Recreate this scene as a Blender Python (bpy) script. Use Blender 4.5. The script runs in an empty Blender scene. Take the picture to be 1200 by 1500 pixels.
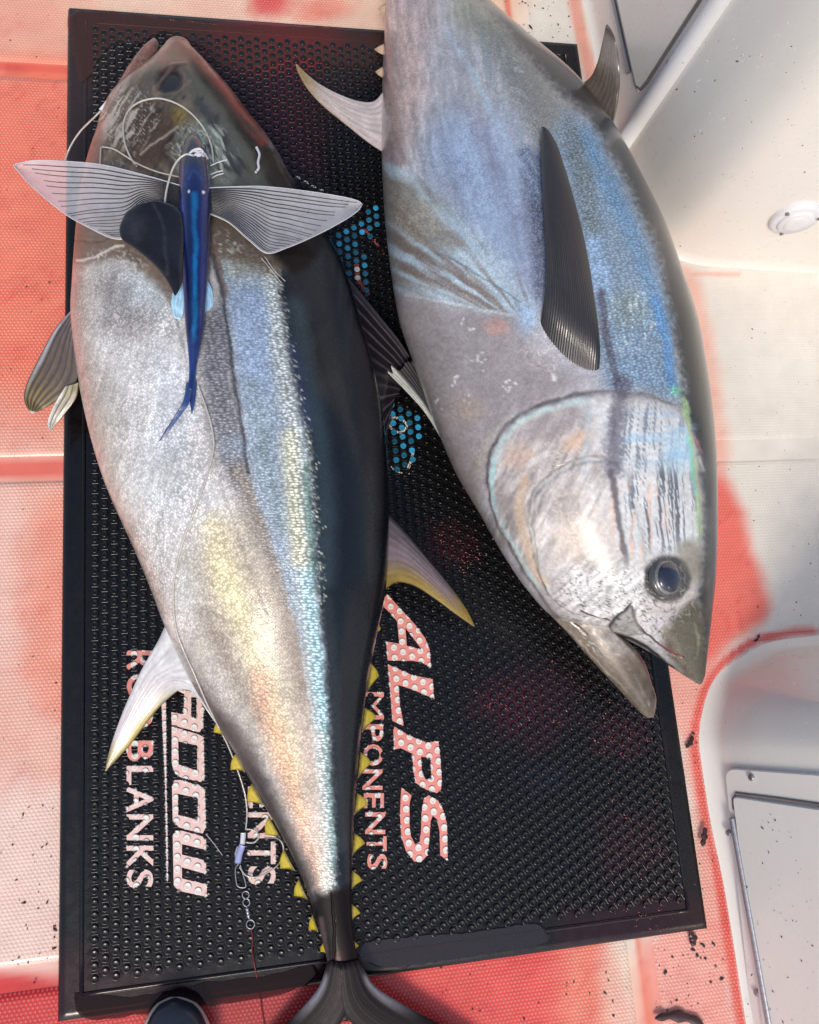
import bpy, math, random
import numpy as np
from mathutils import Matrix, Vector

random.seed(7)
RNG = np.random.default_rng(11)
SC = bpy.context.scene
COL = SC.collection

# ------------------------------------------------------------------ camera
F, CX, CY = 1250.0, 600.0, 750.0          # focal length and centre of the 1200 x 1500 frame
MZ = 0.012                                # top of the rubber mat above the deck
CAMZ = 1.273 + MZ
_v1 = np.array([137 - CX, -4700 - CY, F]); _v2 = np.array([7001 - CX, 503 - CY, F])
_X = _v2 / np.linalg.norm(_v2)
_Y = _v1 - _X * np.dot(_X, _v1); _Y /= np.linalg.norm(_Y)
_Z = np.cross(_X, _Y)
RM = np.array([_X, _Y, _Z])               # camera axes (right, down, forward) -> world
CAM = np.array([0, 0, CAMZ])

cam = bpy.data.cameras.new("camera"); camo = bpy.data.objects.new("camera", cam); COL.objects.link(camo)
cam.sensor_fit = 'HORIZONTAL'; cam.sensor_width = 36; cam.lens = 36 * F / 1200
cam.clip_start = 0.02; cam.clip_end = 200
m = Matrix.Identity(4)
for i in range(3):
    m[i][0] = RM[i, 0]; m[i][1] = -RM[i, 1]; m[i][2] = -RM[i, 2]; m[i][3] = CAM[i]
camo.matrix_world = m
SC.camera = camo

# ------------------------------------------------------------------ light
SUN_EL, SUN_AZ = math.radians(50), math.radians(195)     # azimuth from +Y towards +X
w = bpy.data.worlds.new("World"); SC.world = w; w.use_nodes = True
nt = w.node_tree
bg = nt.nodes["Background"]; bg.inputs[1].default_value = 0.125
sky = nt.nodes.new("ShaderNodeTexSky"); sky.sky_type = 'NISHITA'; sky.sun_disc = False
sky.sun_elevation = SUN_EL; sky.sun_rotation = SUN_AZ
sky.air_density = 1.0; sky.dust_density = 2.5; sky.ozone_density = 0.6
nt.links.new(sky.outputs[0], bg.inputs[0])
sl = bpy.data.lights.new("sun", 'SUN'); sl.energy = 1.5; sl.angle = math.radians(14); sl.color = (1, 0.92, 0.80)
so = bpy.data.objects.new("sun", sl); COL.objects.link(so)
sd = Vector((math.sin(SUN_AZ) * math.cos(SUN_EL), math.cos(SUN_AZ) * math.cos(SUN_EL), math.sin(SUN_EL)))
so.rotation_euler = sd.to_track_quat('Z', 'Y').to_euler()
vs = SC.view_settings
vs.view_transform = 'Standard'; vs.look = 'None'; vs.gamma = 1; vs.use_curve_mapping = False
vs.exposure = 0.3

# ------------------------------------------------------------------ geometry helpers
def U(px, py, z=0.0):
    """points of the horizontal plane at height z; accepts arrays"""
    px, py, z = np.broadcast_arrays(np.asarray(px, float), np.asarray(py, float), np.asarray(z, float))
    d = np.stack([px - CX, py - CY, np.full(px.shape, F)], -1) @ RM.T
    k = (z - CAMZ) / d[..., 2]
    return CAM + d * k[..., None]

def UP(px, py, p0, n):
    """point of the plane (p0, n)"""
    d = RM @ np.array([px - CX, py - CY, F])
    return CAM + d * (np.dot(p0 - CAM, n) / np.dot(d, n))

def PJ(P):
    q = (np.asarray(P) - CAM) @ RM
    return np.stack([CX + F * q[..., 0] / q[..., 2], CY + F * q[..., 1] / q[..., 2]], -1)

def crv(pts, n, closed=False):
    """Catmull-Rom resample of a polyline (k-dim), uniform in chord length"""
    p = np.asarray(pts, float)
    if len(p) == 2:
        t = np.linspace(0, 1, n)[:, None]
        return p[0] * (1 - t) + p[1] * t
    if closed:
        p = np.vstack([p, p[:1]])
    d = np.r_[0, np.cumsum(np.linalg.norm(np.diff(p[:, :2], axis=0), axis=1) + 1e-9)]
    t = np.linspace(0, d[-1], n, endpoint=not closed)
    # monotone-ish tangents
    m_ = np.zeros_like(p)
    m_[1:-1] = (p[2:] - p[:-2]) / (d[2:] - d[:-2])[:, None]
    m_[0] = (p[1] - p[0]) / (d[1] - d[0]); m_[-1] = (p[-1] - p[-2]) / (d[-1] - d[-2])
    if closed:
        m_[0] = m_[-1] = (p[1] - p[-2]) / (d[1] - d[0] + d[-1] - d[-2])
    i = np.clip(np.searchsorted(d, t, side='right') - 1, 0, len(p) - 2)
    h = (d[i + 1] - d[i])[:, None]; s = ((t - d[i])[:, None]) / h
    return ((2*s**3 - 3*s**2 + 1) * p[i] + (s**3 - 2*s**2 + s) * h * m_[i]
            + (-2*s**3 + 3*s**2) * p[i + 1] + (s**3 - s**2) * h * m_[i + 1])

def interp_y(pts, y):
    """smooth x(y) through points sorted in y"""
    p = np.asarray(pts, float); d = p[:, 1]
    m_ = np.gradient(p[:, 0], d)
    i = np.clip(np.searchsorted(d, y, side='right') - 1, 0, len(p) - 2)
    h = d[i + 1] - d[i]; s = (y - d[i]) / h
    return ((2*s**3-3*s**2+1)*p[i, 0] + (s**3-2*s**2+s)*h*m_[i] + (-2*s**3+3*s**2)*p[i+1, 0] + (s**3-s**2)*h*m_[i+1])

def mesh_np(name, V, Q, smooth=True):
    """V (n,3); Q list/array of quads or tris (same size per array) or a list of such arrays"""
    me = bpy.data.meshes.new(name)
    V = np.asarray(V, np.float32)
    arrs = Q if isinstance(Q, list) else [Q]
    arrs = [np.asarray(a, np.int32) for a in arrs if len(a)]
    me.vertices.add(len(V)); me.vertices.foreach_set("co", V.ravel())
    nl = sum(a.size for a in arrs); nf = sum(len(a) for a in arrs)
    me.loops.add(nl); me.polygons.add(nf)
    me.loops.foreach_set("vertex_index", np.concatenate([a.ravel() for a in arrs]))
    tot = np.concatenate([np.full(len(a), a.shape[1], np.int32) for a in arrs])
    st = np.r_[0, np.cumsum(tot)[:-1]].astype(np.int32)
    me.polygons.foreach_set("loop_start", st)
    me.polygons.foreach_set("loop_total", tot)
    me.polygons.foreach_set("use_smooth", np.full(nf, smooth, bool))
    me.update(calc_edges=True); me.validate()
    return me

def grid_faces(n, k, closed=False, off=0):
    """quads of an n x k grid (row major); closed wraps the second axis"""
    kk = k if closed else k - 1
    i, j = np.meshgrid(np.arange(n - 1), np.arange(kk), indexing='ij')
    j2 = (j + 1) % k
    return (np.stack([i*k + j, (i+1)*k + j, (i+1)*k + j2, i*k + j2], -1).reshape(-1, 4) + off)

def link(name, me, mat=None, parent=None, label=None, cat=None, group=None, kind=None):
    o = bpy.data.objects.new(name, me); COL.objects.link(o)
    if mat is not None and me is not None and len(me.materials) == 0: me.materials.append(mat)
    if parent is not None: o.parent = parent
    tag(o, label, cat, group, kind)
    return o

def tag(o, label=None, cat=None, group=None, kind=None):
    if label: o["label"] = label
    if cat: o["category"] = cat
    if group: o["group"] = group
    if kind: o["kind"] = kind
    return o

def s2l(c):
    c = np.clip(np.asarray(c, float) / 255.0, 0, 1)
    return np.where(c <= 0.04045, c / 12.92, ((c + 0.055) / 1.055) ** 2.4)

def setattr_col(me, name, rgb):
    a = me.attributes.new(name, 'FLOAT_COLOR', 'POINT')
    v = np.ones((len(rgb), 4), np.float32); v[:, :3] = rgb
    a.data.foreach_set("color", v.ravel())

def setattr_vec(me, name, v):
    a = me.attributes.new(name, 'FLOAT_VECTOR', 'POINT')
    a.data.foreach_set("vector", np.asarray(v, np.float32).ravel())

# value noise ---------------------------------------------------------------
_tab = RNG.random((256, 256))
def vnoise(x, y, seed=0):
    x = np.asarray(x) + seed * 17.37; y = np.asarray(y) + seed * 9.71
    xi = np.floor(x).astype(int); yi = np.floor(y).astype(int)
    u = x - xi; v = y - yi; u = u*u*(3-2*u); v = v*v*(3-2*v)
    g = lambda a, b: _tab[a & 255, b & 255]
    return (g(xi, yi)*(1-u) + g(xi+1, yi)*u)*(1-v) + (g(xi, yi+1)*(1-u) + g(xi+1, yi+1)*u)*v

def fbm(x, y, sx, sy=None, o=3, seed=0):
    sy = sy or sx; r = 0; a = 1; t = 0
    for k in range(o):
        r = r + a * vnoise(x / sx * 2**k, y / sy * 2**k, seed + k); t += a; a *= 0.55
    return r / t

def sstep(a, b, x):
    t = np.clip((x - a) / (b - a + 1e-12), 0, 1); return t*t*(3-2*t)

# a painter that colours the points of a surface in its own flat chart ------------
class Painter:
    def __init__(s, P, base=(150, 150, 150)):
        s.P = np.asarray(P, float); n = len(s.P)
        s.c = np.tile(np.array(base, float), (n, 1))
        s.co = np.ones(n); s.gl = np.zeros(n); s.sc = np.zeros(n); s.ro = np.full(n, 0.3); s.me = np.zeros(n); s.h = np.zeros(n)
    def _bb(s, pts, pad):
        p = np.asarray(pts, float)
        return np.where((s.P[:, 0] > p[:, 0].min()-pad) & (s.P[:, 0] < p[:, 0].max()+pad) &
                        (s.P[:, 1] > p[:, 1].min()-pad) & (s.P[:, 1] < p[:, 1].max()+pad))[0]
    @staticmethod
    def seg(P, pts):
        d = np.full(len(P), 1e9); tt = np.zeros(len(P))
        L = np.r_[0, np.cumsum(np.linalg.norm(np.diff(pts, axis=0), axis=1))]
        for i in range(len(pts)-1):
            a = pts[i]; b = pts[i+1]; ab = b - a; l2 = max(ab @ ab, 1e-9)
            t = np.clip(((P - a) @ ab) / l2, 0, 1)
            q = a + t[:, None]*ab; dd = np.hypot(P[:, 0]-q[:, 0], P[:, 1]-q[:, 1])
            k = dd < d; d[k] = dd[k]; tt[k] = (L[i] + t[k]*math.sqrt(l2)) / max(L[-1], 1e-9)
        return d, tt
    @staticmethod
    def inside(P, pts):
        r = np.zeros(len(P), bool); x, y = P[:, 0], P[:, 1]
        for i in range(len(pts)):
            a = pts[i]; b = pts[i-1]
            if a[1] == b[1]: continue
            r ^= ((a[1] > y) != (b[1] > y)) & (x < (b[0]-a[0])*(y-a[1])/(b[1]-a[1]) + a[0])
        return r
    def apply(s, ix, mk, rgb=None, sc=None, ro=None, me=None, h=None, mul=None, co=None, gl=None):
        mk = np.clip(mk, 0, 1)
        if rgb is not None: s.c[ix] += (np.array(rgb, float) - s.c[ix]) * mk[:, None]
        if mul is not None: s.c[ix] *= 1 + (mul-1)*mk[:, None]
        if sc is not None: s.sc[ix] += (sc - s.sc[ix]) * mk
        if ro is not None: s.ro[ix] += (ro - s.ro[ix]) * mk
        if me is not None: s.me[ix] += (me - s.me[ix]) * mk
        if h is not None: s.h[ix] += h * mk
        if gl is not None: s.gl[ix] += (gl - s.gl[ix]) * mk
        if co is not None: s.co[ix] += (co - s.co[ix]) * mk
    def _nz(s, ix, nz, seed):
        if not nz: return 0
        Q = s.P[ix]; return (fbm(Q[:, 0], Q[:, 1], nz[0], nz[2] if len(nz) > 2 else None, 3, seed) - 0.5) * 2 * nz[1]
    def poly(s, pts, rgb=None, f=10, a=1.0, nz=None, seed=0, smooth=True, **k):
        pts = np.asarray(pts, float)
        if smooth: pts = crv(pts, 5*len(pts), True)
        ix = s._bb(pts, f*1.5 + (nz[1] if nz else 0))
        if not len(ix): return
        Q = s.P[ix]
        d, _ = s.seg(Q, np.vstack([pts, pts[:1]])); sg = np.where(s.inside(Q, pts), d, -d)
        s.apply(ix, a * sstep(-f, f, sg + s._nz(ix, nz, seed)), rgb, **k)
    def line(s, pts, wd, rgb=None, f=None, a=1.0, nz=None, seed=0, taper=False, **k):
        pts = crv(pts, max(8, 5*len(pts))) if len(pts) > 2 else np.asarray(pts, float)
        f = wd*0.5 if f is None else f
        ix = s._bb(pts, wd + f + (nz[1] if nz else 0))
        if not len(ix): return
        d, t = s.seg(s.P[ix], pts)
        ww = wd/2 * (np.sqrt(np.clip(4*t*(1-t), 0.02, 1)) if taper else 1)
        s.apply(ix, a * sstep(f/2, -f/2, d - ww + s._nz(ix, nz, seed)), rgb, **k)
    def blob(s, x, y, rx, ry, rgb=None, a=1.0, ang=0, nz=None, seed=0, hard=0.0, **k):
        R = max(rx, ry)*1.6
        ix = s._bb([(x, y)], R)
        if not len(ix): return
        q = s.P[ix] - (x, y); ca, sa = math.cos(ang), math.sin(ang)
        r = np.hypot((q[:, 0]*ca + q[:, 1]*sa)/rx, (-q[:, 0]*sa + q[:, 1]*ca)/ry) + s._nz(ix, nz, seed)
        s.apply(ix, a * sstep(1.25, 0.2 + 0.9*hard, r), rgb, **k)
    def mottle(s, sx, sy, amp, seed=0, o=3):
        n = (fbm(s.P[:, 0], s.P[:, 1], sx, sy, o, seed) - 0.5)*2
        s.c *= (1 + amp*n)[:, None]
    def streak(s, x, y, rx, ry, ang, sx, sy, amp, rgb=None, seed=0, thr=None):
        ix = s._bb([(x, y)], max(rx, ry)*1.3)
        if not len(ix): return
        q = s.P[ix] - (x, y); r = np.hypot(q[:, 0]/rx, q[:, 1]/ry); ca, sa = math.cos(ang), math.sin(ang)
        X = q[:, 0]*ca + q[:, 1]*sa; Y = -q[:, 0]*sa + q[:, 1]*ca
        n = fbm(X+700, Y+700, sx, sy, 2, seed); mk = sstep(1.15, .55, r)
        if rgb is None: s.c[ix] *= (1 + amp*2*(n-.5)*mk)[:, None]
        else: s.apply(ix, sstep(thr, thr+.12, n)*amp*mk, rgb)
    def fan(s, pts, cx, cy, fa, fr, cols, f=8, a=1.0, seed=0, **k):
        pts = crv(np.asarray(pts, float), 5*len(pts), True); ix = s._bb(pts, f*1.5); Q = s.P[ix]
        d, _ = s.seg(Q, np.vstack([pts, pts[:1]])); sg = np.where(s.inside(Q, pts), d, -d); mk = sstep(-f, f, sg)*a
        q = Q - (cx, cy); an = np.arctan2(q[:, 1], -q[:, 0]); r = np.hypot(q[:, 0], q[:, 1])
        n = fbm(an*fa+40, r/fr+40, 1, 1, 3, seed)
        t_ = np.clip((n-.28)/.44, 0, 1)*(len(cols)-1); i0 = np.minimum(t_.astype(int), len(cols)-2); C = np.array(cols, float)
        tgt = C[i0] + (C[i0+1]-C[i0])*(t_-i0)[:, None]
        s.c[ix] += (tgt - s.c[ix])*mk[:, None]; s.apply(ix, mk, None, **k)
    def squig(s, x, y, rx, ry, sc_, wd, rgb, a=1.0, seed=0, anis=1.0, ang=0.0):
        ix = s._bb([(x, y)], max(rx, ry)*1.3)
        if not len(ix): return
        Q = s.P[ix]; q = Q - (x, y)
        r = np.hypot(q[:, 0]/rx, q[:, 1]/ry)
        ca, sa = math.cos(ang), math.sin(ang)
        X = q[:, 0]*ca + q[:, 1]*sa; Y = -q[:, 0]*sa + q[:, 1]*ca
        n = np.abs(fbm(X + 900, Y + 900, sc_, sc_*anis, 2, seed) - 0.5)
        s.apply(ix, a * sstep(wd, wd*0.3, n) * sstep(1.1, 0.6, r), rgb)

# ------------------------------------------------------------------ materials
def newmat(name):
    mt = bpy.data.materials.new(name); mt.use_nodes = True
    t = mt.node_tree; return mt, t, t.nodes["Principled BSDF"]

def N(t, typ, **kw):
    n = t.nodes.new(typ)
    for k, v in kw.items():
        if k.startswith("i_"):
            key = k[2:]; n.inputs[int(key) if key.isdigit() else key].default_value = v
        else: setattr(n, k, v)
    return n

def mth(t, op, a, b=None, c=None, clamp=False):
    n = t.nodes.new("ShaderNodeMath"); n.operation = op; n.use_clamp = clamp
    for i, v in enumerate((a, b, c)):
        if v is None: continue
        if isinstance(v, (int, float)): n.inputs[i].default_value = v
        else: t.links.new(v, n.inputs[i])
    return n.outputs[0]

def mixc(t, f, a, b, mode='MIX'):
    n = t.nodes.new("ShaderNodeMix"); n.data_type = 'RGBA'; n.blend_type = mode
    for sck, v in ((n.inputs[0], f), (n.inputs[6], a), (n.inputs[7], b)):
        if isinstance(v, (int, float)): sck.default_value = v
        elif isinstance(v, (tuple, list, np.ndarray)): sck.default_value = (*[float(q) for q in v][:3], 1)
        else: t.links.new(v, sck)
    return n.outputs[2]

def attr(t, name):
    n = t.nodes.new("ShaderNodeAttribute"); n.attribute_name = name; return n

def noise(t, vec, scale, detail=3, rough=0.5):
    n = N(t, "ShaderNodeTexNoise", i_Scale=scale, i_Detail=detail, i_Roughness=rough)
    if vec is not None: t.links.new(vec, n.inputs["Vector"])
    return n.outputs["Fac"]

def objco(t):
    return t.nodes.new("ShaderNodeTexCoord").outputs["Object"]

def bump(t, bsdf, h, strength=0.3, dist=0.001):
    b = N(t, "ShaderNodeBump", i_Strength=strength, i_Distance=dist)
    t.links.new(h, b.inputs["Height"]); t.links.new(b.outputs[0], bsdf.inputs["Normal"])
    return b

def plain(name, srgb, rough=0.4, metal=0.0, coat=0.0, var=0.12, nscale=60, bmp=0.15, spec=0.5):
    mt, t, b = newmat(name)
    c = s2l(srgb); v = objco(t); n = noise(t, v, nscale, 4)
    t.links.new(mixc(t, n, c*(1-var), np.clip(c*(1+var), 0, 1)), b.inputs["Base Color"])
    r = mth(t, 'ADD', mth(t, 'MULTIPLY', n, 0.25), rough-0.12, clamp=True)
    t.links.new(r, b.inputs["Roughness"])
    b.inputs["Metallic"].default_value = metal; b.inputs["Coat Weight"].default_value = coat
    b.inputs["Coat Roughness"].default_value = 0.08; b.inputs["Specular IOR Level"].default_value = spec
    if bmp: bump(t, b, noise(t, v, nscale*3, 3), bmp, 0.001)
    return mt

def skin_mat(name, cell=0.0030, coat=0.8, glit=1.0):
    """wet fish skin: colour, scale strength, gloss come from the body's own attributes"""
    mt, t, b = newmat(name)
    col = attr(t, "col").outputs["Color"]
    sep = t.nodes.new("ShaderNodeSeparateColor"); t.links.new(attr(t, "par").outputs["Color"], sep.inputs[0])
    sc, ro, me = sep.outputs[0], sep.outputs[1], sep.outputs[2]
    sep2 = t.nodes.new("ShaderNodeSeparateColor"); t.links.new(attr(t, "par2").outputs["Color"], sep2.inputs[0])
    gl, co = sep2.outputs[0], sep2.outputs[1]
    uv = attr(t, "fuv").outputs["Vector"]
    def scales(cl, ax, ay, rot, rnd_amt, rmin, lo, hi):
        mp = N(t, "ShaderNodeMapping"); mp.inputs["Rotation"].default_value = (0, 0, math.radians(rot))
        mp.inputs["Scale"].default_value = (ax/cl, ay/cl, 1); t.links.new(uv, mp.inputs["Vector"])
        vo = N(t, "ShaderNodeTexVoronoi", voronoi_dimensions='2D', feature='F1', i_Scale=1.0, i_Randomness=rmin)
        t.links.new(mp.outputs[0], vo.inputs["Vector"])
        sp = t.nodes.new("ShaderNodeSeparateColor"); t.links.new(vo.outputs["Color"], sp.inputs[0])
        c = N(t, "ShaderNodeMapRange", interpolation_type='SMOOTHSTEP'); c.inputs[1].default_value = hi; c.inputs[2].default_value = lo
        t.links.new(vo.outputs["Distance"], c.inputs[0])
        return c.outputs[0], sp.outputs[0], sp.outputs[1]
    c1, r1, q1 = scales(cell, .8, .8, 45, 1, .8, .08, .62)
    f1 = mth(t, 'MULTIPLY', mth(t, 'MULTIPLY_ADD', c1, .7, .62), mth(t, 'MULTIPLY_ADD', r1, .9*glit, 1-.42*glit))  # brighter random cells paint glints into the scale colour
    f1 = mth(t, 'MULTIPLY_ADD', mth(t, 'SUBTRACT', f1, 1.0), sc, 1.0)
    c2, r2, q2 = scales(.0046, 1.35, .70, 0, 1, .72, .12, .58)           # rows of short bright dashes across the body
    f2 = mth(t, 'MULTIPLY', mth(t, 'MULTIPLY_ADD', c2, .95, .45), mth(t, 'MULTIPLY_ADD', r2, .5, .75))
    f2 = mth(t, 'MULTIPLY_ADD', mth(t, 'SUBTRACT', f2, 1.0), gl, 1.0)
    mpn = N(t, "ShaderNodeMapping"); mpn.inputs["Scale"].default_value = (70, 260, 1); t.links.new(uv, mpn.inputs["Vector"])
    fine = noise(t, mpn.outputs[0], 3.0, 6, 0.7)
    f = mth(t, 'MULTIPLY', mth(t, 'MULTIPLY', f1, f2), mth(t, 'MULTIPLY_ADD', fine, 0.7, 0.65))
    cc = t.nodes.new("ShaderNodeCombineXYZ")
    for i in range(3): t.links.new(f, cc.inputs[i])
    t.links.new(mixc(t, 1.0, col, cc.outputs[0], 'MULTIPLY'), b.inputs["Base Color"])
    t.links.new(mth(t, 'MULTIPLY_ADD', fine, 0.3, mth(t, 'SUBTRACT', ro, 0.15), clamp=True), b.inputs["Roughness"])
    t.links.new(me, b.inputs["Metallic"])
    t.links.new(mth(t, 'MULTIPLY', co, coat), b.inputs["Coat Weight"]); b.inputs["Coat Roughness"].default_value = 0.035
    t.links.new(mth(t, 'MULTIPLY', co, 0.4), b.inputs["Specular IOR Level"])
    b.inputs["Coat IOR"].default_value = 1.34
    hh = mth(t, 'ADD', mth(t, 'ADD', mth(t, 'MULTIPLY', mth(t, 'MULTIPLY', c1, q1), sc), mth(t, 'MULTIPLY', mth(t, 'MULTIPLY', c2, gl), 1.2)), mth(t, 'MULTIPLY', fine, 0.35))
    bump(t, b, hh, 0.5, 0.0008)
    cb = N(t, "ShaderNodeBump", i_Strength=0.25, i_Distance=0.0008); t.links.new(hh, cb.inputs["Height"]); t.links.new(cb.outputs[0], b.inputs["Coat Normal"])
    return mt

def attr_mat(name, rough=0.35, coat=0.4, metal=0.0, alpha=None, streak=True, bm=0.25):
    mt, t, b = newmat(name)
    col = attr(t, "col").outputs["Color"]; v = objco(t)
    n = noise(t, v, 180, 4)
    f = mth(t, 'MULTIPLY_ADD', n, 0.5, 0.75)
    cc = t.nodes.new("ShaderNodeCombineXYZ")
    for i in range(3): t.links.new(f, cc.inputs[i])
    t.links.new(mixc(t, 1.0, col, cc.outputs[0], 'MULTIPLY'), b.inputs["Base Color"])
    t.links.new(mth(t, 'MULTIPLY_ADD', n, 0.2, rough-0.1), b.inputs["Roughness"])
    b.inputs["Coat Weight"].default_value = coat; b.inputs["Coat Roughness"].default_value = 0.1
    b.inputs["Metallic"].default_value = metal
    if alpha is not None: b.inputs["Alpha"].default_value = alpha
    if bm: bump(t, b, noise(t, v, 400, 2), bm, 0.0006)
    return mt

M_SKIN_L = skin_mat("tuna_skin_silver", 0.0025)
M_SKIN_R = skin_mat("tuna_skin_blue", 0.0025, glit=0.8)
M_FIN = attr_mat("fin_skin", 0.38, 0.5)
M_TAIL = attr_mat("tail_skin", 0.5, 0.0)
M_TAIL.node_tree.nodes["Principled BSDF"].inputs["Specular IOR Level"].default_value = 0.2  # gloss cut to stand in for shade where the sky is blocked
M_FLY = attr_mat("flying_fish_skin", 0.28, 0.8, bm=0.1)
# ------------------------------------------------------------------ the deck
def deck_paint(P):
    """blood-stained water on the white gelcoat: amount and hue in deck coordinates"""
    p = Painter(P, (232, 226, 216)); Q = p.P
    n1 = fbm(Q[:, 0], Q[:, 1], 130, 130, 4, 3)
    p.c *= (0.96 + 0.08*n1)[:, None]
    CO, RE, PK = (244, 118, 88), (214, 46, 42), (242, 166, 142)
    # left strip
    p.poly([(-400, -200), (150, -200), (150, 110), (-400, 110)], (244, 150, 118), 20, 0.8, (90, 40), 1, False)
    p.poly([(-400, 100), (160, 100), (160, 640), (-400, 640)], CO, 40, 0.95, (120, 40), 2, False)
    p.poly([(-400, 600), (160, 600), (160, 1500), (-400, 1500)], PK, 50, 0.8, (140, 50), 3, False)
    p.poly([(-300, 700), (10, 720), (30, 800), (10, 1000), (-300, 1000)], (244, 196, 180), 30, 0.6, (80, 30), 31)
    p.poly([(50, 720), (130, 720), (130, 1050), (60, 1050)], CO, 25, 0.45, (80, 20), 32)
    p.poly([(-300, 1180), (110, 1190), (110, 1430), (-300, 1430)], (243, 214, 200), 40, 0.75, (90, 40), 5)
    p.line([(-300, 680), (0, 687), (130, 686)], 26, (232, 106, 92), 8, 0.8)
    p.line([(-300, 92), (0, 97), (130, 105)], 9, (232, 92, 76), 8, 0.75)
    # top strip
    p.poly([(100, -300), (760, -300), (760, 90), (100, 60)], (246, 196, 164), 30, 0.8, (70, 30), 6, False)
    p.blob(395, 5, 45, 30, (222, 60, 55), 0.8, nz=(40, .4))
    p.blob(470, 15, 60, 25, (240, 130, 105), 0.8, nz=(40, .4), seed=3)
    p.blob(300, 5, 70, 30, (246, 190, 160), 0.7)
    # bottom
    p.poly([(-400, 1445), (60, 1432), (400, 1400), (700, 1350), (870, 1330), (900, 1700), (-400, 1800)], (208, 34, 34), 16, 1.0, (60, 12), 7)
    p.poly([(600, 1430), (720, 1380), (830, 1360), (850, 1520), (760, 1620), (700, 1500)], (232, 84, 74), 14, 0.85, (60, 10), 8)
    p.poly([(820, 1350), (880, 1350), (900, 1520), (830, 1560)], (240, 140, 112), 30, 0.8, (50, 15), 9)
    p.poly([(300, 1440), (480, 1400), (520, 1500), (500, 1700), (300, 1700)], (176, 16, 22), 20, 0.85)
    # right side
    p.poly([(1000, 620), (1052, 690), (1078, 730), (1105, 820), (1126, 890), (1108, 918), (1060, 950), (1020, 1000), (960, 900)], (238, 100, 84), 14, 0.95, (30, 6), 10)
    p.poly([(960, 380), (1012, 405), (1035, 460), (1060, 600), (1066, 690), (1000, 690)], (240, 168, 148), 14, 0.75, (30, 8), 11)
    p.poly([(960, 950), (1040, 970), (1030, 1060), (1040, 1200), (1080, 1420), (1040, 1400), (1000, 1100)], (236, 150, 132), 12, 0.85, (30, 6), 12)
    p.poly([(940, 1380), (1050, 1350), (1085, 1480), (1080, 1700), (940, 1700)], (238, 150, 134), 22, 0.9, (50, 14), 13)
    p.line([(1190, 925), (1159, 927), (1108, 938), (1076, 957), (1050, 980), (1033, 1008), (1020, 1050), (1016, 1083), (1020, 1121), (1033, 1200),
            (1055, 1310), (1085, 1500), (1110, 1620)], 12, (226, 84, 72), 7, 0.95)
    p.line([(738, -40), (745, 20), (780, 260), (935, 1380), (955, 1520), (970, 1640)], 10, (232, 120, 96), 6, 0.9)
    p.line([(836, -40), (842, 10), (866, 120), (890, 230)], 18, (232, 150, 130), 8, 0.9)
    p.line([(985, 395), (1030, 402), (1080, 404)], 6, (238, 170, 150), 5, 0.7)
    p.poly([(880, 1375), (925, 1370), (935, 1500), (900, 1600)], (240, 210, 186), 18, 0.7)
    # uneven, streaky thickness of the bloody water; dried rims round the pools
    st = np.clip((p.c[:, 0]-p.c[:, 1])/150, 0, 1)
    fl = fbm(Q[:, 0], Q[:, 1], 60, 26, 4, 23); rim = np.abs(fbm(Q[:, 0], Q[:, 1], 75, 60, 3, 24)-.5)
    th_ = (fl-.5)*.7*st
    p.c[:, 1] *= 1-.35*th_; p.c[:, 2] *= 1-.35*th_; p.c[:, 0] *= 1-.08*th_
    k_ = sstep(.03, .0, rim)*st*.16
    p.c *= (1-k_[:, None]*np.array([.3, 1, 1]))
    # grime
    g = fbm(Q[:, 0], Q[:, 1], 26, 26, 3, 21)
    p.c *= (0.97 + 0.06*g)[:, None]
    return np.clip(p.c, 0, 255)

def deck_mat(name, dots):
    mt, t, b = newmat(name)
    col = attr(t, "col").outputs["Color"]; v = objco(t)
    n = noise(t, v, 25, 5)
    white = s2l((236, 231, 222))
    if dots:
        k = 2*math.pi/(0.0056*0.866); sm = None
        for a in (0, 60, 120):
            dt = N(t, "ShaderNodeVectorMath", operation='DOT_PRODUCT'); t.links.new(v, dt.inputs[0])
            dt.inputs[1].default_value = (k*math.sin(math.radians(a)), k*math.cos(math.radians(a)), 0)
            c = mth(t, 'COSINE', dt.outputs["Value"]); sm = c if sm is None else mth(t, 'ADD', sm, c)
        h = N(t, "ShaderNodeMapRange", interpolation_type='SMOOTHSTEP'); h.inputs[1].default_value = -0.6; h.inputs[2].default_value = 1.6
        t.links.new(sm, h.inputs[0]); h = h.outputs[0]
        sg = t.nodes.new('ShaderNodeSeparateColor'); t.links.new(col, sg.inputs[0])
        colr = mixc(t, mth(t, 'MULTIPLY', h, mth(t, 'MULTIPLY_ADD', sg.outputs[1], 0.5, 0.10)), col, white)
        bump(t, b, h, 0.55, 0.0012)
    else:
        colr = mixc(t, 0.0, col, white)
        bump(t, b, noise(t, v, 9, 2), 0.15, 0.004)
    cc = t.nodes.new("ShaderNodeCombineXYZ"); f = mth(t, 'MULTIPLY_ADD', n, 0.16, 0.9)
    for i in range(3): t.links.new(f, cc.inputs[i])
    t.links.new(mixc(t, 1.0, colr, cc.outputs[0], 'MULTIPLY'), b.inputs["Base Color"])
    t.links.new(mth(t, 'MULTIPLY_ADD', n, 0.3, 0.22), b.inputs["Roughness"])
    b.inputs["Coat Weight"].default_value = 0.5; b.inputs["Coat Roughness"].default_value = 0.12; b.inputs["Coat IOR"].default_value = 1.33
    return mt
M_DECK = deck_mat("gelcoat_deck", False); M_NON = deck_mat("gelcoat_nonskid", True)

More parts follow.
